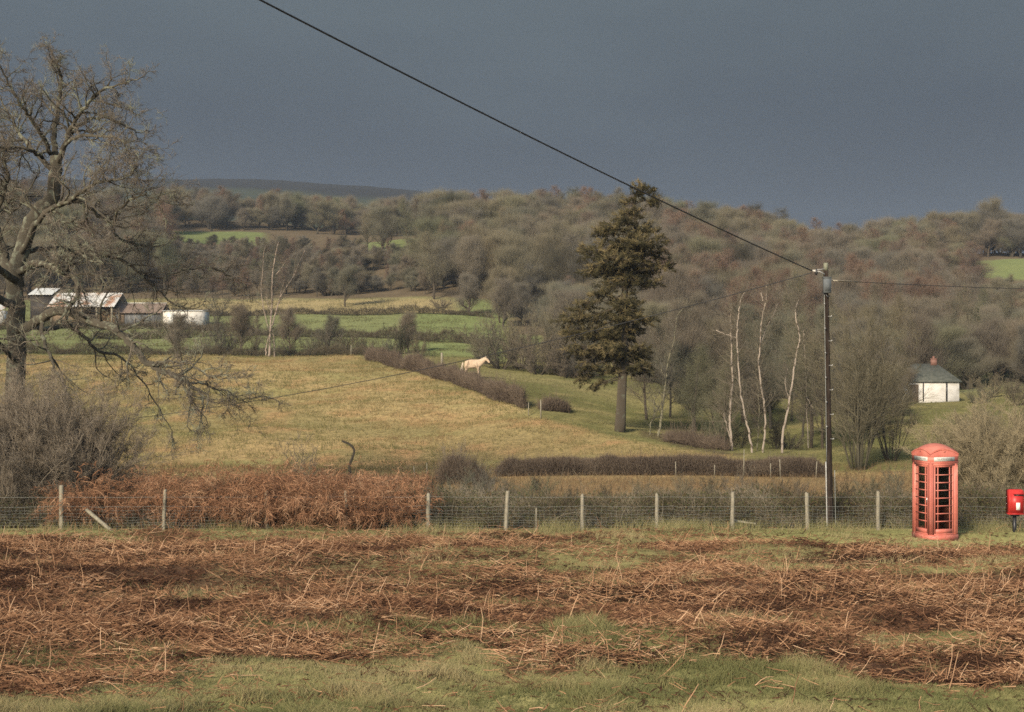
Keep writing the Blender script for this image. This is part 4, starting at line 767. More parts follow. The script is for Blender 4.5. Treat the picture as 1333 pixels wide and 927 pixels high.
ms('willow_bush', 'golden brown bush at the right edge behind the red post box', 1352, 48.5, 4.0, 80, .9, M['willow'], M['willow'], 306, dens=2., tw=.0044)
ms('thorn_bush', 'big dense grey brown bush at the left edge in front of the oak', 14, 45.0, 4.9, 120, .8, M['bush'], M['bush'], 303, dens=2., tw=.0042, sx=1.0)
ms('thorn_bush', 'grey brown leafless bush right beside the leftmost fence post', 92, 45.4, 4.5, 95, .78, M['bush'], M['bush'], 307, dens=2., tw=.0042)
ms('sapling', 'thin leafless sapling in the meadow beside the curved dead branch', 400, 64, 2.5, 7, .55, M['bush'], M['bush'], 304, 'tree', .6, .005)
ms('sapling', 'faint bare sapling rising out of the dark thorn shrub', 596, 64, 2.1, 8, .5, M['bush'], M['bush'], 308, 'tree', .6, .005)
for i, (px, Y, h) in enumerate(((690, 46.5, 1.5), (640, 47, 1.7), (750, 46, 1.2), (905, 46.5, 1.6), (965, 47, 1.7), (1010, 46.5, 1.5), (1180, 46, 1.9), (600, 50, 1.5), (1100, 47, 1.6), (668, 52, 1.0), (715, 49, .9), (790, 50, 1.0), (835, 54, .9), (880, 50, 1.2), (925, 53, 1.1), (985, 52, 1.0), (1040, 51, 1.2), (560, 47, 1.4), (1130, 52, 1.2), (625, 56, 1.3), (700, 57, .9))):
    plant('shrub', px, Y, h, 'low leafless thorn bush standing in the undergrowth behind the wire fence', 'thorn bushes behind the wire fence', 'shrub', vi=i % 3, wide=1.0)
for px, Y, h in ((1150, 146, 6.5), (1170, 145, 5.0), (1130, 142, 7)):
    plant('grey', px, Y, h, 'grey bare tree screening the left half of the white cottage', 'bare trees in front of the cottage', wide=1.1)
for px, Y, h in ((842, 104, 6.5), (872, 110, 6), (905, 98, 6), (930, 92, 5.5), (948, 101, 8), (968, 108, 8.5), (1003, 104, 8), (1030, 112, 7.5), (1045, 98, 5)):
    plant('tall', px, Y, h, 'slender twiggy bare tree in the field behind the white birches', 'slender bare trees behind the birches', wide=1.4)
for px, Y, h in ((962, 83, 2.0), (1008, 84, 2.4), (1028, 86, 1.6), (912, 84, 1.4), (940, 83, 2.6)):
    plant('shrub', px, Y, h, 'dark leafless shrub at the foot of the white birches', 'shrubs at the foot of the birches', 'shrub', wide=1.0)
wood(1085, 1165, 92, 140, 8, ['olive', 'grey'], 4.5, 6.5, 'bare tree in the thicket between the pole and the cottage', 'bare trees between the pole and the cottage', wide=1.15)
wood(1255, 1420, 75, 120, 12, ['shrub'], 1.6, 2.6, 'bare shrub in the field below and right of the cottage', 'bare shrubs below the cottage', 'shrub', wide=1.2)
wood(1250, 1420, 128, 170, 12, ['shrub'], 1.8, 3.2, 'brown leafless shrub on the bank right of the cottage', 'shrubs on the bank right of the cottage', 'shrub', wide=1.2)
wood(880, 1070, 116, 136, 12, ['shrub'], 2.6, 4.4, 'brown leafless shrub on the pasture in the distance behind the white birches', 'shrubs far behind the birches', 'shrub', wide=1.1)
wood(1055, 1110, 82, 100, 4, ['tall'], 6, 8.5, 'slender bare tree standing between the birches and the many stemmed alder', 'slender bare trees right of the birches', wide=1.2)
wood(890, 950, 80, 100, 4, ['tall'], 5, 8, 'slender bare tree standing just left of the white birches', 'slender bare trees left of the birches', wide=1.2)
wood(995, 1330, 168, 225, 9, ['tall'], 10, 13, 'tall slender bare tree at the lower edge of the wood above the cottage', 'tall bare trees at the wood edge above the cottage', wide=1.0)
wood(565, 770, 250, 310, 7, ['tall'], 11, 14, 'tall slender bare tree rising from the wood left of the pine', 'tall bare trees in the wood left of the pine', wide=1.0)
for px, Y, h in ((236, 156, 5.0), (312, 160, 6.0), (333, 156, 4.6), (378, 158, 5.4), (428, 157, 4.4), (532, 156, 4.8)):
    plant('tall' if px % 2 else 'grey', px, Y, h, 'small brown bare tree among the shrubs along the meadow crest', 'small bare trees along the meadow crest', wide=1.2)
# curved dead branch
g = Geo(); by = 63.0; b0 = at(455, by); c = catmull(np.array([pix(a, b, by) for a, b in ((456, 618), (455, 606), (459, 595), (461, 586), (456, 579), (445, 574))]) - np.array(b0), 20)
g.tubes(c, np.linspace(.06, .05, 20), 7); o = g.obj('dead_branch', M['bark'], None, True); o.location = b0; tag(o, 'dark curved dead branch sticking up out of the meadow', 'branch')
# ================================================================== WIRE FENCE
rng = RS(51); FYY = 41.5
fence = thing('wire_fence', 'post and wire stock fence running along behind the dead bracken', 'fence', at(650, FYY))
fl = np.array(fence.location)
POSTS = [(-40, 58, 0, .11), (80, 57, 0, .125), (213, 52, .02, .10), (347, 50, 0, .10), (450, 50, 0, .09), (557, 47, .01, .105), (658, 50, .03, .11), (758, 45, 0, .095), (855, 46, 0, .10), (953, 49, .01, .105), (1051, 48, -.01, .10), (1143, 49, 0, .10), (1236, 48, 0, .10), (1352, 48, 0, .10), (1420, 48, 0, .10)]
tops = []
for px, hp, lean, w in POSTS:
    b = np.array(at(px, FYY)) - fl; h = hp / F * FYY + .03; w = w * 1.2; g = Geo()
    a = np.arange(8) * PI / 4 + .3; V = []
    for t, s in ((-.25, 1), (.3, 1), (.7, .98), (.97, .94), (1., .75)):
        rr = w / 2 * s * (1 + .05 * rng.normal(size=8)); V.append(np.stack([np.cos(a) * rr + lean * t * h * 2, np.sin(a) * rr, np.full(8, t * h) + (.02 * rng.normal(size=8) if t == 1 else 0)], 1))
    V = np.concatenate(V); Q = [[i * 8 + j, i * 8 + (j + 1) % 8, i * 8 + 8 + (j + 1) % 8, i * 8 + 8 + j] for i in range(4) for j in range(8)]
    g.add(V, Q, [[32, 32 + j, 32 + j + 1] for j in range(1, 7)])
    o = g.obj('post', M['post'], fence, True); o.location = b; tops.append((b, h))
    if px == 658: o['label'] = 'palest, slightly leaning fence post'
def strand(height, r, sag, wob, name, parent=fence):
    pts = []
    for (b0, h0), (b1, h1) in zip(tops[:-1], tops[1:]):
        for k in range(10):
            t = k / 10; p = b0 * (1 - t) + b1 * t; p = p + np.array([0, -.06, height - sag * 4 * t * (1 - t) + rng.normal(0, wob)]); pts.append(p)
    return np.array(pts)
g = Geo(); p = strand(.98, .004, .012, .003, ''); g.tubes(p, np.full(len(p), .0032), 4); g.obj('top_wire', M['wire'], fence)
g = Geo(); hs = [.72, .61, .51, .42, .33, .25, .17, .09]; rows = []
for h in hs:
    p = strand(h, .004, .03, .012, ''); rows.append(p); g.tubes(p, np.full(len(p), .0032 if h > .7 else .002), 4)
rows = np.array(rows); xs = np.arange(rows[0, 0, 0], rows[0, -1, 0], .15)
V = np.stack([np.stack([xs + rng.normal(0, .015, len(xs)), np.interp(xs, r[:, 0], r[:, 1]) - .005, np.interp(xs, r[:, 0], r[:, 2])], 1) for r in rows], 1)
g.tubes(V, np.full(V.shape[:2], .0017), 3); g.obj('wire_netting', M['wire'], fence)
# fallen rail leaning against the fence
a = pix(113, 664, 41.2); b = pix(146, 689, 40.4); b[2] = float(gz(b[0], b[1])) + .03
g = Geo(); c = np.linspace(a, b, 8) - b; g.tubes(c, np.full(8, .058), 8); o = g.obj('fence_rail', M['post'], None, True); o.location = b; tag(o, 'pale broken rail leaning down against the wire fence at left', 'rail')
a = pix(955, 678, 41.9); b = pix(984, 682, 41.8); g = Geo(); g.tubes(np.linspace(a, b, 5) - a, np.full(5, .035), 6); o = g.obj('fallen_stick', M['post'], None, True); o.location = a; tag(o, 'pale stick caught low in the undergrowth behind the fence', 'stick')
# thin stakes
def stake(px, Y, h, label, group=None, w=.05, lean=0, mat='post'):
    g = Geo(); g.tubes(np.array([[0, 0, -.2], [lean * .5, 0, h * .5], [lean, 0, h]]), np.array([w / 2, w / 2, w * .42]), 6); o = g.obj('stake', M[mat], None, True); o.location = at(px, Y); tag(o, label, 'stake', group)
for px, Y, h in ((556, 66, .75), (578, 66.5, .5), (592, 66, .55), (540, 67, .5), (880, 66.6, .75), (968, 66.5, 1.35), (1003, 66.5, .7), (1016, 66.4, .9), (1062, 66.4, .8), (930, 66.6, .6)):
    stake(px, Y, h, 'thin pale stake standing along the low hedge at the foot of the meadow', 'thin pale stakes along the low hedge', .045, rng.normal(0, .04))
stake(575, 127, 1.7, 'white stake standing alone at the back of the diagonal hedge', None, .22, 0, 'post')
stake(704, 91.5, 1.25, 'taller white fence stake at the lower end of the diagonal hedge', None, .10, 0, 'post')
stake(688, 94, .9, 'shorter white fence stake beside the lower end of the diagonal hedge', None, .07, 0, 'post')
stake(457, 145, 1.1, 'pale stake among the shrubs on the meadow crest', None, .09, 0, 'post')
stake(698, 42.1, .62, 'thin pale stake in the undergrowth between two fence posts', None, .05, 0)

# ================================================================== TELEPHONE POLE AND CABLES
rng = RS(53); PLY = 41.9; pb = at(1081, PLY); pl = np.array(pb)
pole = thing('telephone_pole', 'tall dark wooden telephone pole with grey box and step irons, left of the phone box', 'telephone pole', pb)
ptop = pix(1075, 352, PLY) - pl; g = Geo(); n = 14; t = np.linspace(0, 1, n); c = np.stack([ptop[0] * t, 0 * t, -.3 + (ptop[2] + .3) * t], 1); g.tubes(c, .100 - .032 * t, 12); g.obj('shaft', M['pole'], pole, True)
def pp(z): return np.array([ptop[0] * z / ptop[2], 0, z])
g = Geo(); e = np.array([ptop - [0, 0, .004], ptop + [-.002, 0, .22]]); g.tubes(e, np.array([.069, .069]), 12); g.obj('pole_top', M['poletop'], pole, True)
zb = (pix(1078, 372, PLY) - pl)[2]; q = pp(zb); g = Geo(); g.box(q + [.0, -.13, 0], (.22, .13, .44)); g.box(q + [0, -.13, .235], (.25, .17, .03)); g.box(q + [.0, -.2, .02], (.17, .02, .33)); o = g.obj('terminal_box', M['greybox'], pole)
g = Geo(); g.tubes(np.array([q + [-.05, -.1, -.23], q + [.02, -.13, -.34], q + [.09, -.11, -.30]]), np.array([.02, .028, .022]), 6); g.obj('cable_gland', M['black'], pole, True)
for i, z in enumerate(np.arange(zb - .55, 2.6, -.36)):
    q = pp(z); s = 1 if i % 2 else -1; g = Geo(); g.tubes(np.array([q + [s * .02, -.05, 0], q + [s * .09, -.17, 0], q + [s * .10, -.19, .0], q + [s * .10, -.19, .03]]), np.array([.014, .014, .014, .016]), 6); g.obj('step_iron', M['steel'], pole, True)
zs = np.linspace(.02, 2.0, 10); g = Geo(); g.tubes(np.array([pp(z) + [-.108, -.045, 0] for z in zs]), np.full(10, .02), 6); g.obj('cable_guard', M['steel'], pole, True)
zs = np.linspace(2.0, zb - .22, 16); g = Geo(); g.tubes(np.array([pp(z) + [-.093 + .025 * z / 7, -.05, 0] for z in zs]), np.full(16, .009), 5); g.obj('drop_cable', M['wire'], pole, True)
zs = np.linspace(.0, 1.75, 8); g = Geo(); g.tubes(np.array([pp(z) + [.15, -.03, 0] for z in zs]), np.full(8, .009), 5); g.obj('earth_wire', M['wire'], pole, True)
zk = (pix(1058, 353, PLY) - pl)[2]; q = pp(zk); g = Geo(); g.tubes(np.array([q + [-.04, -.05, -.1], q + [-.2, -.08, -.02], q + [-.42, -.1, .0]]), np.array([.02, .02, .02]), 6); g.tubes(np.array([q + [-.05, -.05, .06], q + [-.42, -.1, .015]]), np.array([.014, .014]), 6); g.obj('bracket', M['steel'], pole, True)
g = Geo(); g.tubes(np.array([q + [-.30, -.09, -.12], q + [-.30, -.09, -.04], q + [-.30, -.09, .03], q + [-.30, -.09, .06]]), np.array([.03, .045, .03, .02]), 8); g.obj('insulator', M['black'], pole, True)
def cable(label, a, b, sag, r0, r1, mat='cable', n=60):
    t = np.linspace(0, 1, n)[:, None]; a = np.array(a, float); b = np.array(b, float); p = a * (1 - t) + b * t; p[:, 2] -= (sag * 4 * t * (1 - t))[:, 0]
    g = Geo(); g.tubes(p - a, r0 + (r1 - r0) * t[:, 0], 6); o = g.obj('telephone_cable', M[mat], None, True); o.location = a; return tag(o, label, 'cable')
hook = pl + pp(zk) + [-.42, -.1, .0]
a0 = pix(335, -2, 22); dirv = a0 + np.array([0, 0, .42]) - hook; far = hook + dirv * 2.02
cable('thick black cable sweeping down from the top of the sky to the telephone pole', far, hook, .42, .014, .018, n=90)
cable('thin dark cable sagging from the telephone pole across to the meadow at left', hook + [0, .03, -.05], pix(110, 552, 58), .55, .013, .012)
hr = pl + pp((pix(1078, 365, PLY) - pl)[2]) + [.09, -.06, 0]
cable('thin dark cable running level from the telephone pole past the right edge', hr, pix(1800, 372, 52), .25, .011, .011)
g = Geo(); e = pix(1116, 367.2, PLY + .4); g.tubes(np.linspace(hr, e, 6) - hr, np.full(6, .021), 6); g.obj('cable_grip', M['palewire'], pole, True).location = hr - pl

# ================================================================== TELEPHONE BOX
BY = 37.5; bb = at(1217, BY); RZ = math.radians(17)
kb_s = (.93, .93, 1.02)
kb = thing('telephone_box', 'weathered salmon red telephone box with small paned windows and domed roof beside the fence', 'telephone box', bb, RZ, None, kb_s)
def face(k, pts):      # local coordinates (u across, n outwards, z) on face k -> box coordinates; k=0 is -Y
    a = k * PI / 2; ca_, sa = math.cos(a), math.sin(a); p = np.asarray(pts, float); x, y, z = p[..., 0], -p[..., 1], p[..., 2]
    return np.stack([x * ca_ - y * sa, x * sa + y * ca_, z], -1)
def fbox(g, k, u, n, z, du, dn, dz):
    v = np.array([[x, y, w] for w in (-1, 1) for y in (-1, 1) for x in (-1, 1)], float) * np.array([du, dn, dz]) / 2 + np.array([u, n, z])
    g.add(face(k, v), [[0, 1, 3, 2], [4, 6, 7, 5], [0, 4, 5, 1], [2, 3, 7, 6], [0, 2, 6, 4], [1, 5, 7, 3]])
H2 = .4575
body = Geo()
body.box((0, 0, .05), (.915, .915, .16)); body.box((0, 0, .15), (.89, .89, .045))
for sx in (-1, 1):
    for sy in (-1, 1):
        body.box((sx * .385, sy * .385, 1.03), (.125, .125, 1.78)); body.box((sx * .385, sy * .385, 1.94), (.12, .12, .09)); body.box((sx * .43, sy * .43, 1.03), (.036, .036, 1.74))
for k in range(4):
    fbox(body, k, 0, .425, 1.935, .70, .05, .07); fbox(body, k, 0, .445, 1.972, .895, .03, .022)
    fbox(body, k, 0, .435, 2.06, .90, .04, .155); fbox(body, k, 0, .452, 1.995, .915, .022, .02)
    n = 17; u = np.linspace(-1, 1, n); zt = 2.20 + .125 * (1 - u * u)     # segmental pediment
    ft = face(k, np.stack([u * .4575, np.full(n, .4575), zt], 1)); fb = face(k, np.stack([u * .4575, np.full(n, .4575), np.full(n, 2.135)], 1)); it = face(k, np.stack([u * .40, np.full(n, .40), zt], 1))
    body.sheet(np.stack([fb, ft, it], 0))
    zt2 = zt + .004; rim = np.stack([face(k, np.stack([u * .462, np.full(n, m), zt2 + dz], 1)) for m, dz in ((.4575, -.026), (.466, -.024), (.466, .006), (.43, .010))], 0); body.sheet(rim)
body.obj('body', M['red'], kb)
# roof: shallow square dome
n = 15; u = np.linspace(-1, 1, n); U, V_ = np.meshgrid(u, u); Zr = 2.205 + .125 * (1 - U ** 2) + .115 * (1 - V_ ** 2) + .012 * np.clip(1 - np.maximum(abs(U), abs(V_)), 0, .15) / .15
g = Geo(); g.sheet(np.stack([U * .44, V_ * .44, Zr], -1)); g.obj('roof', M['redroof'], kb, True)
g = Geo(); g.box((0, 0, 2.06), (.78, .78, .01)); g.obj('ceiling_panel', M['dark'], kb)
def glazed(k, name):
    g = Geo(); n0 = .424
    for s in (-1, 1): fbox(g, k, s * .298, n0, 1.04, .05, .045, 1.74)
    fbox(g, k, 0, n0, .225, .55, .045, .11); fbox(g, k, 0, n0, 1.89, .55, .045, .05)
    fr = g.obj(name, M['red'], kb)
    b = Geo(); z0, z1 = .28, 1.865
    for s in (-1, 1): fbox(b, k, s * .192, n0 + .004, (z0 + z1) / 2, .020, .034, z1 - z0)
    for i in range(1, 8): fbox(b, k, 0, n0 + .007, z0 + (z1 - z0) * i / 8, .545, .034, .021)
    b.obj('glazing_bars', M['red'], fr)
    p = Geo(); p.add(face(k, [(-.27, n0 - .008, z0), (.27, n0 - .008, z0), (.27, n0 - .008, z1), (-.27, n0 - .008, z1)]), [[0, 1, 2, 3]]); p.add(face(k, [(-.27, n0 - .014, z0), (.27, n0 - .014, z0), (.27, n0 - .014, z1), (-.27, n0 - .014, z1)]), [[3, 2, 1, 0]]); p.obj('pane', M['glass'], fr)
    return fr
glazed(0, 'window'); dr = glazed(3, 'door'); glazed(2, 'window')
g = Geo(); fbox(g, 3, .285, .445, 1.02, .02, .03, .14); fbox(g, 3, .285, .435, 1.02, .03, .012, .19); g.obj('handle', M['chrome'], dr)
g = Geo(); fbox(g, 1, 0, .40, 1.04, .64, .04, 1.74); g.obj('back_panel', M['red'], kb)
g = Geo(); fbox(g, 1, 0, .345, 1.30, .56, .05, .95); g.obj('backboard', M['dark'], kb)
g = Geo(); fbox(g, 1, -.04, .27, 1.25, .26, .10, .42); fbox(g, 1, -.04, .26, .95, .4, .18, .03); tel = g.obj('pay_phone', M['black'], kb)
g = Geo(); hx = face(1, [(-.22, .25, 1.12), (-.23, .22, 1.18), (-.23, .22, 1.32), (-.22, .25, 1.38)]); g.tubes(hx, np.array([.03, .02, .02, .03]), 8); g.obj('handset', M['black'], tel, True)
g = Geo(); fbox(g, 1, .14, .312, 1.38, .17, .012, .12); g.obj('notice_card', M['white'], kb)
def text_mesh(txt, size):
    cu = bpy.data.curves.new('t', 'FONT'); cu.body = txt; cu.size = size; cu.align_x = 'CENTER'; cu.align_y = 'CENTER'; cu.extrude = .001; cu.space_character = 1.12
    o = bpy.data.objects.new('t', cu); COL.objects.link(o); dg = bpy.context.evaluated_depsgraph_get(); me = bpy.data.meshes.new_from_object(o.evaluated_get(dg)); bpy.data.objects.remove(o); bpy.data.curves.remove(cu); return me
tm = text_mesh('TELEPHONE', .085); tm.materials.clear(); tm.materials.append(M['signtext'])
for k in range(4):
    g = Geo(); fbox(g, k, 0, .458, 2.07, .66, .012, .105); s = g.obj('sign', M['sign'], kb)
    t = child(tm, 'lettering', s); p = face(k, [(0, .4652, 2.07)])[0]; t.location = p; t.rotation_euler = (PI / 2, 0, k * PI / 2); t.scale = (1.02, .8, 1)
    g = Geo(); a_ = np.arange(9) / 8 * PI; pts = [(-.03, 2.245), (.03, 2.245), (.036, 2.275), (.018, 2.265), (0, 2.29), (-.018, 2.265), (-.036, 2.275)]
    f0 = face(k, [(x, .4585, z) for x, z in pts]); f1 = face(k, [(x, .468, z) for x, z in pts]); m = len(pts)
    g.add(np.concatenate([f0, f1]), [[i, (i + 1) % m, m + (i + 1) % m, m + i] for i in range(m)], [[m, m + i, m + i + 1] for i in range(1, m - 1)]); g.obj('crown_emblem', M['redroof'], kb)

# ================================================================== POST BOX
QY = 38.2; qb = at(1321, QY); pbx = thing('post_box', 'bright red post box with a white plate on a black post near the phone box', 'post box', qb, math.radians(-4))
sc1 = F / QY; zt, zb_ = (CY - 637) / sc1 + EYE - qb.z, (CY - 668) / sc1 + EYE - qb.z
w, dp = .39, .30; n = 11; th = np.linspace(0, PI, n)
prof = [(-w / 2, zb_)] + [(-w / 2 + .05 - .05 * math.cos(a), zt - .07 + .07 * math.sin(a)) for a in np.linspace(0, PI / 2, 6)] + [(w / 2 - .05 + .05 * math.sin(a), zt - .07 + .07 * math.cos(a)) for a in np.linspace(0, PI / 2, 6)] + [(w / 2, zb_)]
g = Geo(); g.prism(prof, -dp / 2, dp / 2); g.box((0, 0, zb_ - .012), (w + .02, dp + .02, .025)); g.obj('body', M['postred'], pbx)
g = Geo(); g.box((0, -dp / 2 - .012, (zt + zb_) / 2 - .02), (w - .07, .02, zt - zb_ - .14)); dr = g.obj('door', M['postred'], pbx)
g = Geo(); g.box((.04, -dp / 2 - .026, zb_ + .2), (.10, .008, .19)); g.obj('notice_plate', M['white'], dr)
g = Geo(); g.box((.06, -dp / 2 - .024, zt - .145), (.25, .005, .035)); g.obj('letter_slot', M['black'], pbx)
g = Geo(); g.prism([(-.09, zt - .115), (.21, zt - .115), (.21, zt - .10), (-.09, zt - .10)], -dp / 2 - .06, -dp / 2 - .001); g.obj('slot_hood', M['postred'], pbx)
g = Geo(); g.box((0, .03, zb_ / 2 - .15), (.085, .085, zb_ + .25)); g.box((0, 0, zb_ - .05), (.2, .2, .05)); g.obj('post', M['black'], pbx)

# ================================================================== PONY
def skin_body(name, verts, edges, radii, mat, parent, sub=2):
    me = bpy.data.meshes.new(name); me.from_pydata(verts, edges, []); o = bpy.data.objects.new(name, me); COL.objects.link(o); o.parent = parent
    md = o.modifiers.new('skin', 'SKIN'); md.use_smooth_shade = True
    for i, r in enumerate(radii): me.skin_vertices[0].data[i].radius = r if isinstance(r, tuple) else (r, r)
    me.skin_vertices[0].data[0].use_root = True
    s = o.modifiers.new('sub', 'SUBSURF'); s.levels = sub; s.render_levels = sub; me.materials.append(mat); return o
po = at(616, 123.0); pony = thing('pony', 'cream coloured pony standing side on behind the diagonal hedge, facing right', 'pony', po, math.radians(-6), None, (1.2, 1.2, 1.22))
V = [(-.02, 0, .90), (-.38, 0, .97), (-.58, 0, .95), (.32, 0, .96), (.52, 0, 1.07), (.72, 0, 1.22), (.90, 0, 1.34), (1.02, 0, 1.27), (1.13, 0, 1.14), (1.20, 0, 1.04)]
R_ = [(.32, .345), (.31, .335), (.22, .25), (.29, .34), (.19, .27), (.14, .20), (.11, .14), (.085, .105), (.065, .075), (.055, .055)]
E = [(0, 1), (1, 2), (0, 3), (3, 4), (4, 5), (5, 6), (6, 7), (7, 8), (8, 9)]
for s in (-1, 1):
    i = len(V); V += [(-.50, s * .14, .74), (-.44, s * .14, .60), (-.62, s * .13, .42), (-.58, s * .13, .13), (-.54, s * .13, .02)]; R_ += [.15, .11, .06, .045, .055]; E += [(1, i)] + [(i + q, i + q + 1) for q in range(4)]
    i = len(V); V += [(.37, s * .13, .76), (.36, s * .13, .60), (.39, s * .13, .36), (.39, s * .13, .11), (.42, s * .13, .02)]; R_ += [.12, .08, .055, .04, .05]; E += [(3, i)] + [(i + q, i + q + 1) for q in range(4)]
skin_body('body', V, E, R_, M['pony'], pony)
rng = RS(57); g = Geo(); n = 150; t = rng.rand(n); o = np.stack([.40 + .54 * t, rng.normal(0, .02, n), 1.25 + .24 * t + .02], 1); d = np.stack([rng.normal(-.05, .05, n), rng.choice([-1, 1], n) * rng.uniform(.08, .14, n), rng.uniform(-.25, -.1, n)], 1)
P, R = branches(o, d, rng.uniform(.2, .34, n), .014, 4, .1, -.2, rng, tip=.2); g.tubes(P, R, 4); g.obj('mane', M['mane'], pony)
g = Geo(); n = 70; o = np.array([[-.76, 0, 1.04]]) + rng.normal(0, .02, (n, 3)); P, R = branches(o, np.array([[-.2, 0, -.7]]) + rng.normal(0, .1, (n, 3)), rng.uniform(.5, .85, n), .018, 5, .05, -.35, rng, tip=.3); g.tubes(P, R, 4); g.obj('tail', M['mane'], pony)
for s in (-1, 1):
    g = Geo(); g.spikes([[.90, s * .055, 1.43]], [[.03, s * .02, .13]], .035, k=6); g.obj('ear', M['pony'], pony)
    g = Geo(); g.box((1.02, s * .083, 1.30), (.035, .02, .03)); g.obj('eye', M['black'], pony)
for x, s in ((-.53, -1), (-.53, 1), (.43, -1), (.43, 1)):
    g = Geo(); g.tubes(np.array([[x, s * .13, -.03], [x, s * .13, .05]]), np.array([.065, .05]), 8); g.obj('hoof', M['hoof'], pony)

# ================================================================== BARNS
def barn_base(px0, px1, Y, label, cat, name='barn', rz=0):
    c = at((px0 + px1) / 2, Y); return thing(name, label, cat, c, rz), (px1 - px0) / F * Y
def corr_roof(g, L, x_in, y0, z0, y1, z1, amp=.05, pitch=.30, th=.04):
    m = int(L / pitch) * 4 + 1; x = np.linspace(-L / 2, L / 2, m); w = amp * np.sin(np.arange(m) * PI / 2)
    top = np.stack([np.stack([x, np.full(m, y0 + (y1 - y0) * t), z0 + (z1 - z0) * t + w], 1) for t in (0, .5, 1)], 0); bot = top - np.array([0, 0, th])
    g.sheet(top); g.sheet(bot[::-1]); g.sheet(np.stack([bot[0], top[0]], 0)); g.sheet(np.stack([top[-1], bot[-1]], 0))
rng = RS(59)
# main open barn
t, w = barn_base(77, 156, 216, 'open fronted hay barn with a pale rust streaked tin roof seen through the oak', 'barn'); dp = 8
g = Geo(); corr_roof(g, w + .8, 0, -dp / 2 - .5, 2.55, .3, 4.75); corr_roof(g, w + .8, 0, dp / 2 + .4, 2.55, .28, 4.76); g.obj('roof', M['tin'], t)
g = Geo(); g.box((0, dp / 2 - .1, 1.2), (w, .12, 2.7)); g.box((-w / 2, .3, 1.2), (.12, dp - 1.2, 2.6)); g.prism([(-dp / 2 + .5, 2.4), (dp / 2 - .5, 2.4), (.2, 4.5)], 0, .1); g.obj('wall', M['boards'], t)
for i in range(5):
    g = Geo(); g.box((-w / 2 + .1 + i * (w - .2) / 4, -dp / 2, 1.15), (.22, .22, 2.9)); g.obj('post', M['post'], t)
g = Geo(); g.box((-w * .22, -dp / 2 + .2, 1.2), (w * .5, .08, 2.5)); g.obj('front_boarding', M['boards'], t)
hs, _ = barn_base(128, 154, 215, 'stack of brown hay stored in the right bay of the open barn', 'hay', 'hay_stack'); g = Geo()
n = 6000; o = np.stack([rng.uniform(-1.45, 1.35, n), rng.uniform(-1.2, 1.5, n), rng.uniform(0, 2.15, n) ** 1], 1); g.spikes(o, rng.normal(0, .22, (n, 3)), .03, rnd=rng.rand(n)); g.box((0, .2, .9), (2.6, 2.2, 2.0)); g.obj('hay', M['hay'], hs)
# dark lean-to shed
t, w = barn_base(156, 217, 216.5, 'low dark tarred shed with a brown roof between the hay barn and the white shed', 'shed', 'farm_shed'); dp = 6
g = Geo(); g.box((0, 0, .85), (w - .15, dp - .6, 2.2)); g.obj('wall', M['tarwall'], t)
g = Geo(); corr_roof(g, w, 0, -dp / 2 - .3, 1.72, .1, 3.25, .03, .4); corr_roof(g, w, 0, dp / 2 + .3, 1.72, .08, 3.26, .03, .4); g.obj('roof', M['rustroof'], t)
g = Geo(); g.box((0, .09, 3.3), (w + .05, .25, .08)); g.obj('ridge', M['tinwhite'], t)
for x, wd in ((-w * .36, .9), (w * .02, .7), (w * .22, .35)):
    g = Geo(); g.box((x, -dp / 2 + .27, .85), (wd, .06, 1.5)); g.obj('door', M['boards'] if wd > .8 else M['greybox'], t)
# white shed
t, w = barn_base(216.5, 269, 216, 'flat roofed whitewashed shed at the right end of the farm buildings', 'shed', 'farm_shed'); dp = 5
g = Geo(); g.box((0, 0, .95), (w - .2, dp, 2.3)); g.obj('wall', M['lime'], t)
g = Geo(); corr_roof(g, w, 0, -dp / 2 - .25, 2.2, dp / 2, 2.4, .02, .4); g.obj('roof', M['tinwhite'], t)
g = Geo(); g.box((-w * .28, -dp / 2 - .02, .9), (.9, .05, 1.9)); g.obj('door', M['tinwhite'], t)
# pale roof behind, small shed far left
t, w = barn_base(47, 78, 226, 'barn with a pale grey roof standing behind the hay barn', 'barn'); dp = 7
g = Geo(); g.box((0, 0, 1.6), (w - .3, dp - .6, 4.4)); g.obj('wall', M['dark'], t)
g = Geo(); corr_roof(g, w, 0, -dp / 2 - .3, 3.75, .1, 4.9, .03, .4); corr_roof(g, w, 0, dp / 2 + .3, 3.75, .08, 4.91, .03, .4); g.obj('roof', M['tinwhite'], t)
t, w = barn_base(-14, 9, 216, 'small pale shed at the extreme left edge behind the oak trunk', 'shed', 'farm_shed'); dp = 4
g = Geo(); g.box((0, 0, .8), (w - .2, dp, 2.4)); g.obj('wall', M['lime'], t)
g = Geo(); corr_roof(g, w, 0, -dp / 2 - .2, 2.05, dp / 2, 3.0, .02, .4); g.obj('roof', M['tin'], t)
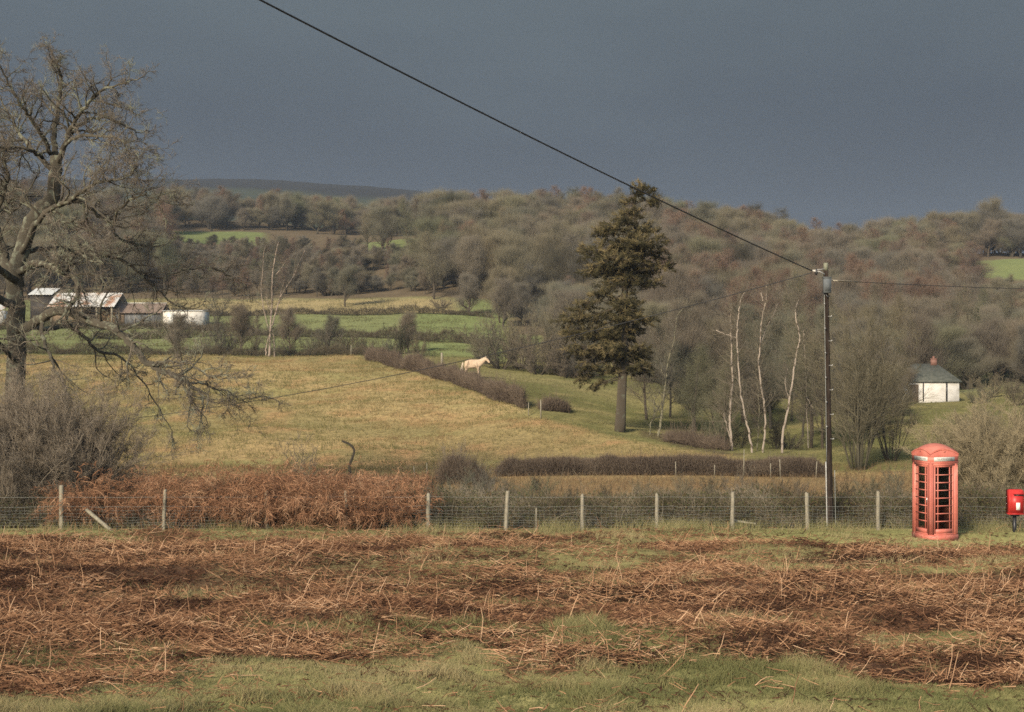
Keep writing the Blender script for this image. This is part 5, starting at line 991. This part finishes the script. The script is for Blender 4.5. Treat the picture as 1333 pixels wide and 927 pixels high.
# white cottage
CYY = 150; t, w = barn_base(1150, 1243, CYY, 'white cottage with hipped slate roof and brick chimney among bare trees', 'cottage', 'cottage', math.radians(-10)); dp = 4.6
zo = EYE + (CY - 524) / F * CYY - t.location.z
g = Geo(); g.box((0, 0, zo + .6), (w, dp, 3.7)); g.obj('wall', M['lime'], t)
g = Geo(); ze, zr = zo + 2.3, zo + 4.1; e = .25; A = [(-w / 2 - e, -dp / 2 - e, ze), (w / 2 + e, -dp / 2 - e, ze), (w / 2 + e, dp / 2 + e, ze), (-w / 2 - e, dp / 2 + e, ze), (-w / 2 + 2.0, 0, zr), (w / 2 - 2.0, 0, zr)]
A2 = [(x, y, z - .12) for x, y, z in A[:4]]; g.add(A + A2, [[0, 1, 5, 4], [2, 3, 4, 5], [0, 6, 7, 1], [1, 7, 8, 2], [2, 8, 9, 3], [3, 9, 6, 0], [6, 9, 8, 7]], [[1, 2, 5], [3, 0, 4]]); rf = g.obj('roof', M['slate'], t)
g = Geo(); g.box((w / 2 - 2.3, 0, zr + .15), (.62, .5, .7)); g.box((w / 2 - 2.3, 0, zr + .52), (.70, .58, .08)); g.tubes(np.array([[w / 2 - 2.3, 0, zr + .5], [w / 2 - 2.3, 0, zr + .78]]), np.array([.14, .12]), 8); g.obj('chimney', M['brick'], rf)
for x in (w / 2 - 3.6, w / 2 - 1.25):
    g = Geo(); g.box((x, -dp / 2 - .03, zo + 1.25), (.12 if x < w / 2 - 3 else .16, .1, 2.1)); g.obj('downpipe', M['black'], t)
g = Geo(); g.box((-w * .1, -dp / 2 - .02, zo + 1.0), (.9, .06, 1.9)); g.obj('door', M['boards'], t)
g = Geo(); g.box((-w * .3, -dp / 2 - .02, zo + 1.4), (1.0, .06, .9)); g.obj('window', M['dark'], t)

# ================================================================== HAZE
hz = Geo(); hz.box((0, 1290, 130), (4200, 2720, 290))
def haze_mat():
    m, nt, out = _new('haze'); v = nt.nodes.new('ShaderNodeVolumePrincipled'); v.inputs['Color'].default_value = (.62, .74, .90, 1); v.inputs['Density'].default_value = HAZE; v.inputs['Anisotropy'].default_value = .1
    nt.links.new(v.outputs[0], out.inputs['Volume']); return m
HAZE = .00018
if HAZE > 0: tag(hz.obj('haze', haze_mat()), None, None, None, 'stuff')

# ================================================================== SKY, SUN, CAMERA
SUN_AZ = math.radians(24); SUN_EL = math.radians(25)
sd = Vector((-math.sin(SUN_AZ) * math.cos(SUN_EL), -math.cos(SUN_AZ) * math.cos(SUN_EL), math.sin(SUN_EL)))
sl = bpy.data.lights.new('sun', 'SUN'); sl.energy = 3.6; sl.angle = math.radians(8); sl.color = (1, .865, .68)
so = bpy.data.objects.new('sun', sl); COL.objects.link(so); so.rotation_euler = (-sd).to_track_quat('-Z', 'Y').to_euler()
w = bpy.data.worlds.new('World'); scn.world = w; w.use_nodes = True; nt = w.node_tree; nt.nodes.clear(); L = nt.links.new
out = nt.nodes.new('ShaderNodeOutputWorld')
sky = nt.nodes.new('ShaderNodeTexSky'); sky.sky_type = 'NISHITA'; sky.sun_disc = False; sky.sun_elevation = SUN_EL; sky.sun_rotation = math.atan2(sd.x, sd.y)
b1 = nt.nodes.new('ShaderNodeBackground'); b1.inputs[1].default_value = .13; L(sky.outputs[0], b1.inputs[0])
tc = nt.nodes.new('ShaderNodeTexCoord'); sp = nt.nodes.new('ShaderNodeSeparateXYZ'); L(tc.outputs['Generated'], sp.inputs[0])
STORM = [(0, (.017, .024, .037)), (.09, (.020, .028, .042)), (.16, (.028, .039, .054)), (.25, (.056, .074, .088)), (.36, (.066, .083, .095)), (1, (.10, .11, .12))]
rmp = _ramp(nt, STORM)
no = nt.nodes.new('ShaderNodeTexNoise'); no.inputs['Scale'].default_value = 3.2; no.inputs['Detail'].default_value = 5; no.inputs['Roughness'].default_value = .55; mp = nt.nodes.new('ShaderNodeMapping'); mp.inputs['Scale'].default_value = (1, 1, 2.6); L(tc.outputs['Generated'], mp.inputs[0]); L(mp.outputs[0], no.inputs['Vector'])
ma = nt.nodes.new('ShaderNodeMath'); ma.operation = 'MULTIPLY_ADD'; L(no.outputs[0], ma.inputs[0]); ma.inputs[1].default_value = .15; ad = nt.nodes.new('ShaderNodeMath'); ad.operation = 'SUBTRACT'; L(sp.outputs['Z'], ad.inputs[0]); ad.inputs[1].default_value = .075; L(ad.outputs[0], ma.inputs[2]); L(ma.outputs[0], rmp.inputs[0])
b2 = nt.nodes.new('ShaderNodeBackground'); b2.inputs[1].default_value = 1.0; L(rmp.outputs[0], b2.inputs[0])
mr = nt.nodes.new('ShaderNodeMapRange'); mr.interpolation_type = 'SMOOTHSTEP'; L(sp.outputs['Y'], mr.inputs['Value']); mr.inputs['From Min'].default_value = -.35; mr.inputs['From Max'].default_value = .5
mx = nt.nodes.new('ShaderNodeMixShader'); L(mr.outputs[0], mx.inputs[0]); L(b1.outputs[0], mx.inputs[1]); L(b2.outputs[0], mx.inputs[2]); L(mx.outputs[0], out.inputs[0])
cam = bpy.data.cameras.new('camera'); cam.sensor_width = 36; cam.lens = F / 1333 * 36; cam.clip_end = 6000; cam.clip_start = .1
co = bpy.data.objects.new('camera', cam); COL.objects.link(co); co.location = (0, 0, EYE); co.rotation_euler = (PI / 2, 0, 0); scn.camera = co
scn.view_settings.view_transform = 'Standard'; scn.view_settings.look = 'None'; scn.view_settings.gamma = 1; scn.view_settings.exposure = .66
scn.render.engine = 'CYCLES'; scn.cycles.max_bounces = 5; scn.cycles.diffuse_bounces = 3; scn.cycles.transparent_max_bounces = 12; scn.cycles.volume_bounces = 0
scn.cycles.use_denoising = False; scn.cycles.filter_width = 1.6
scn.render.film_transparent = False
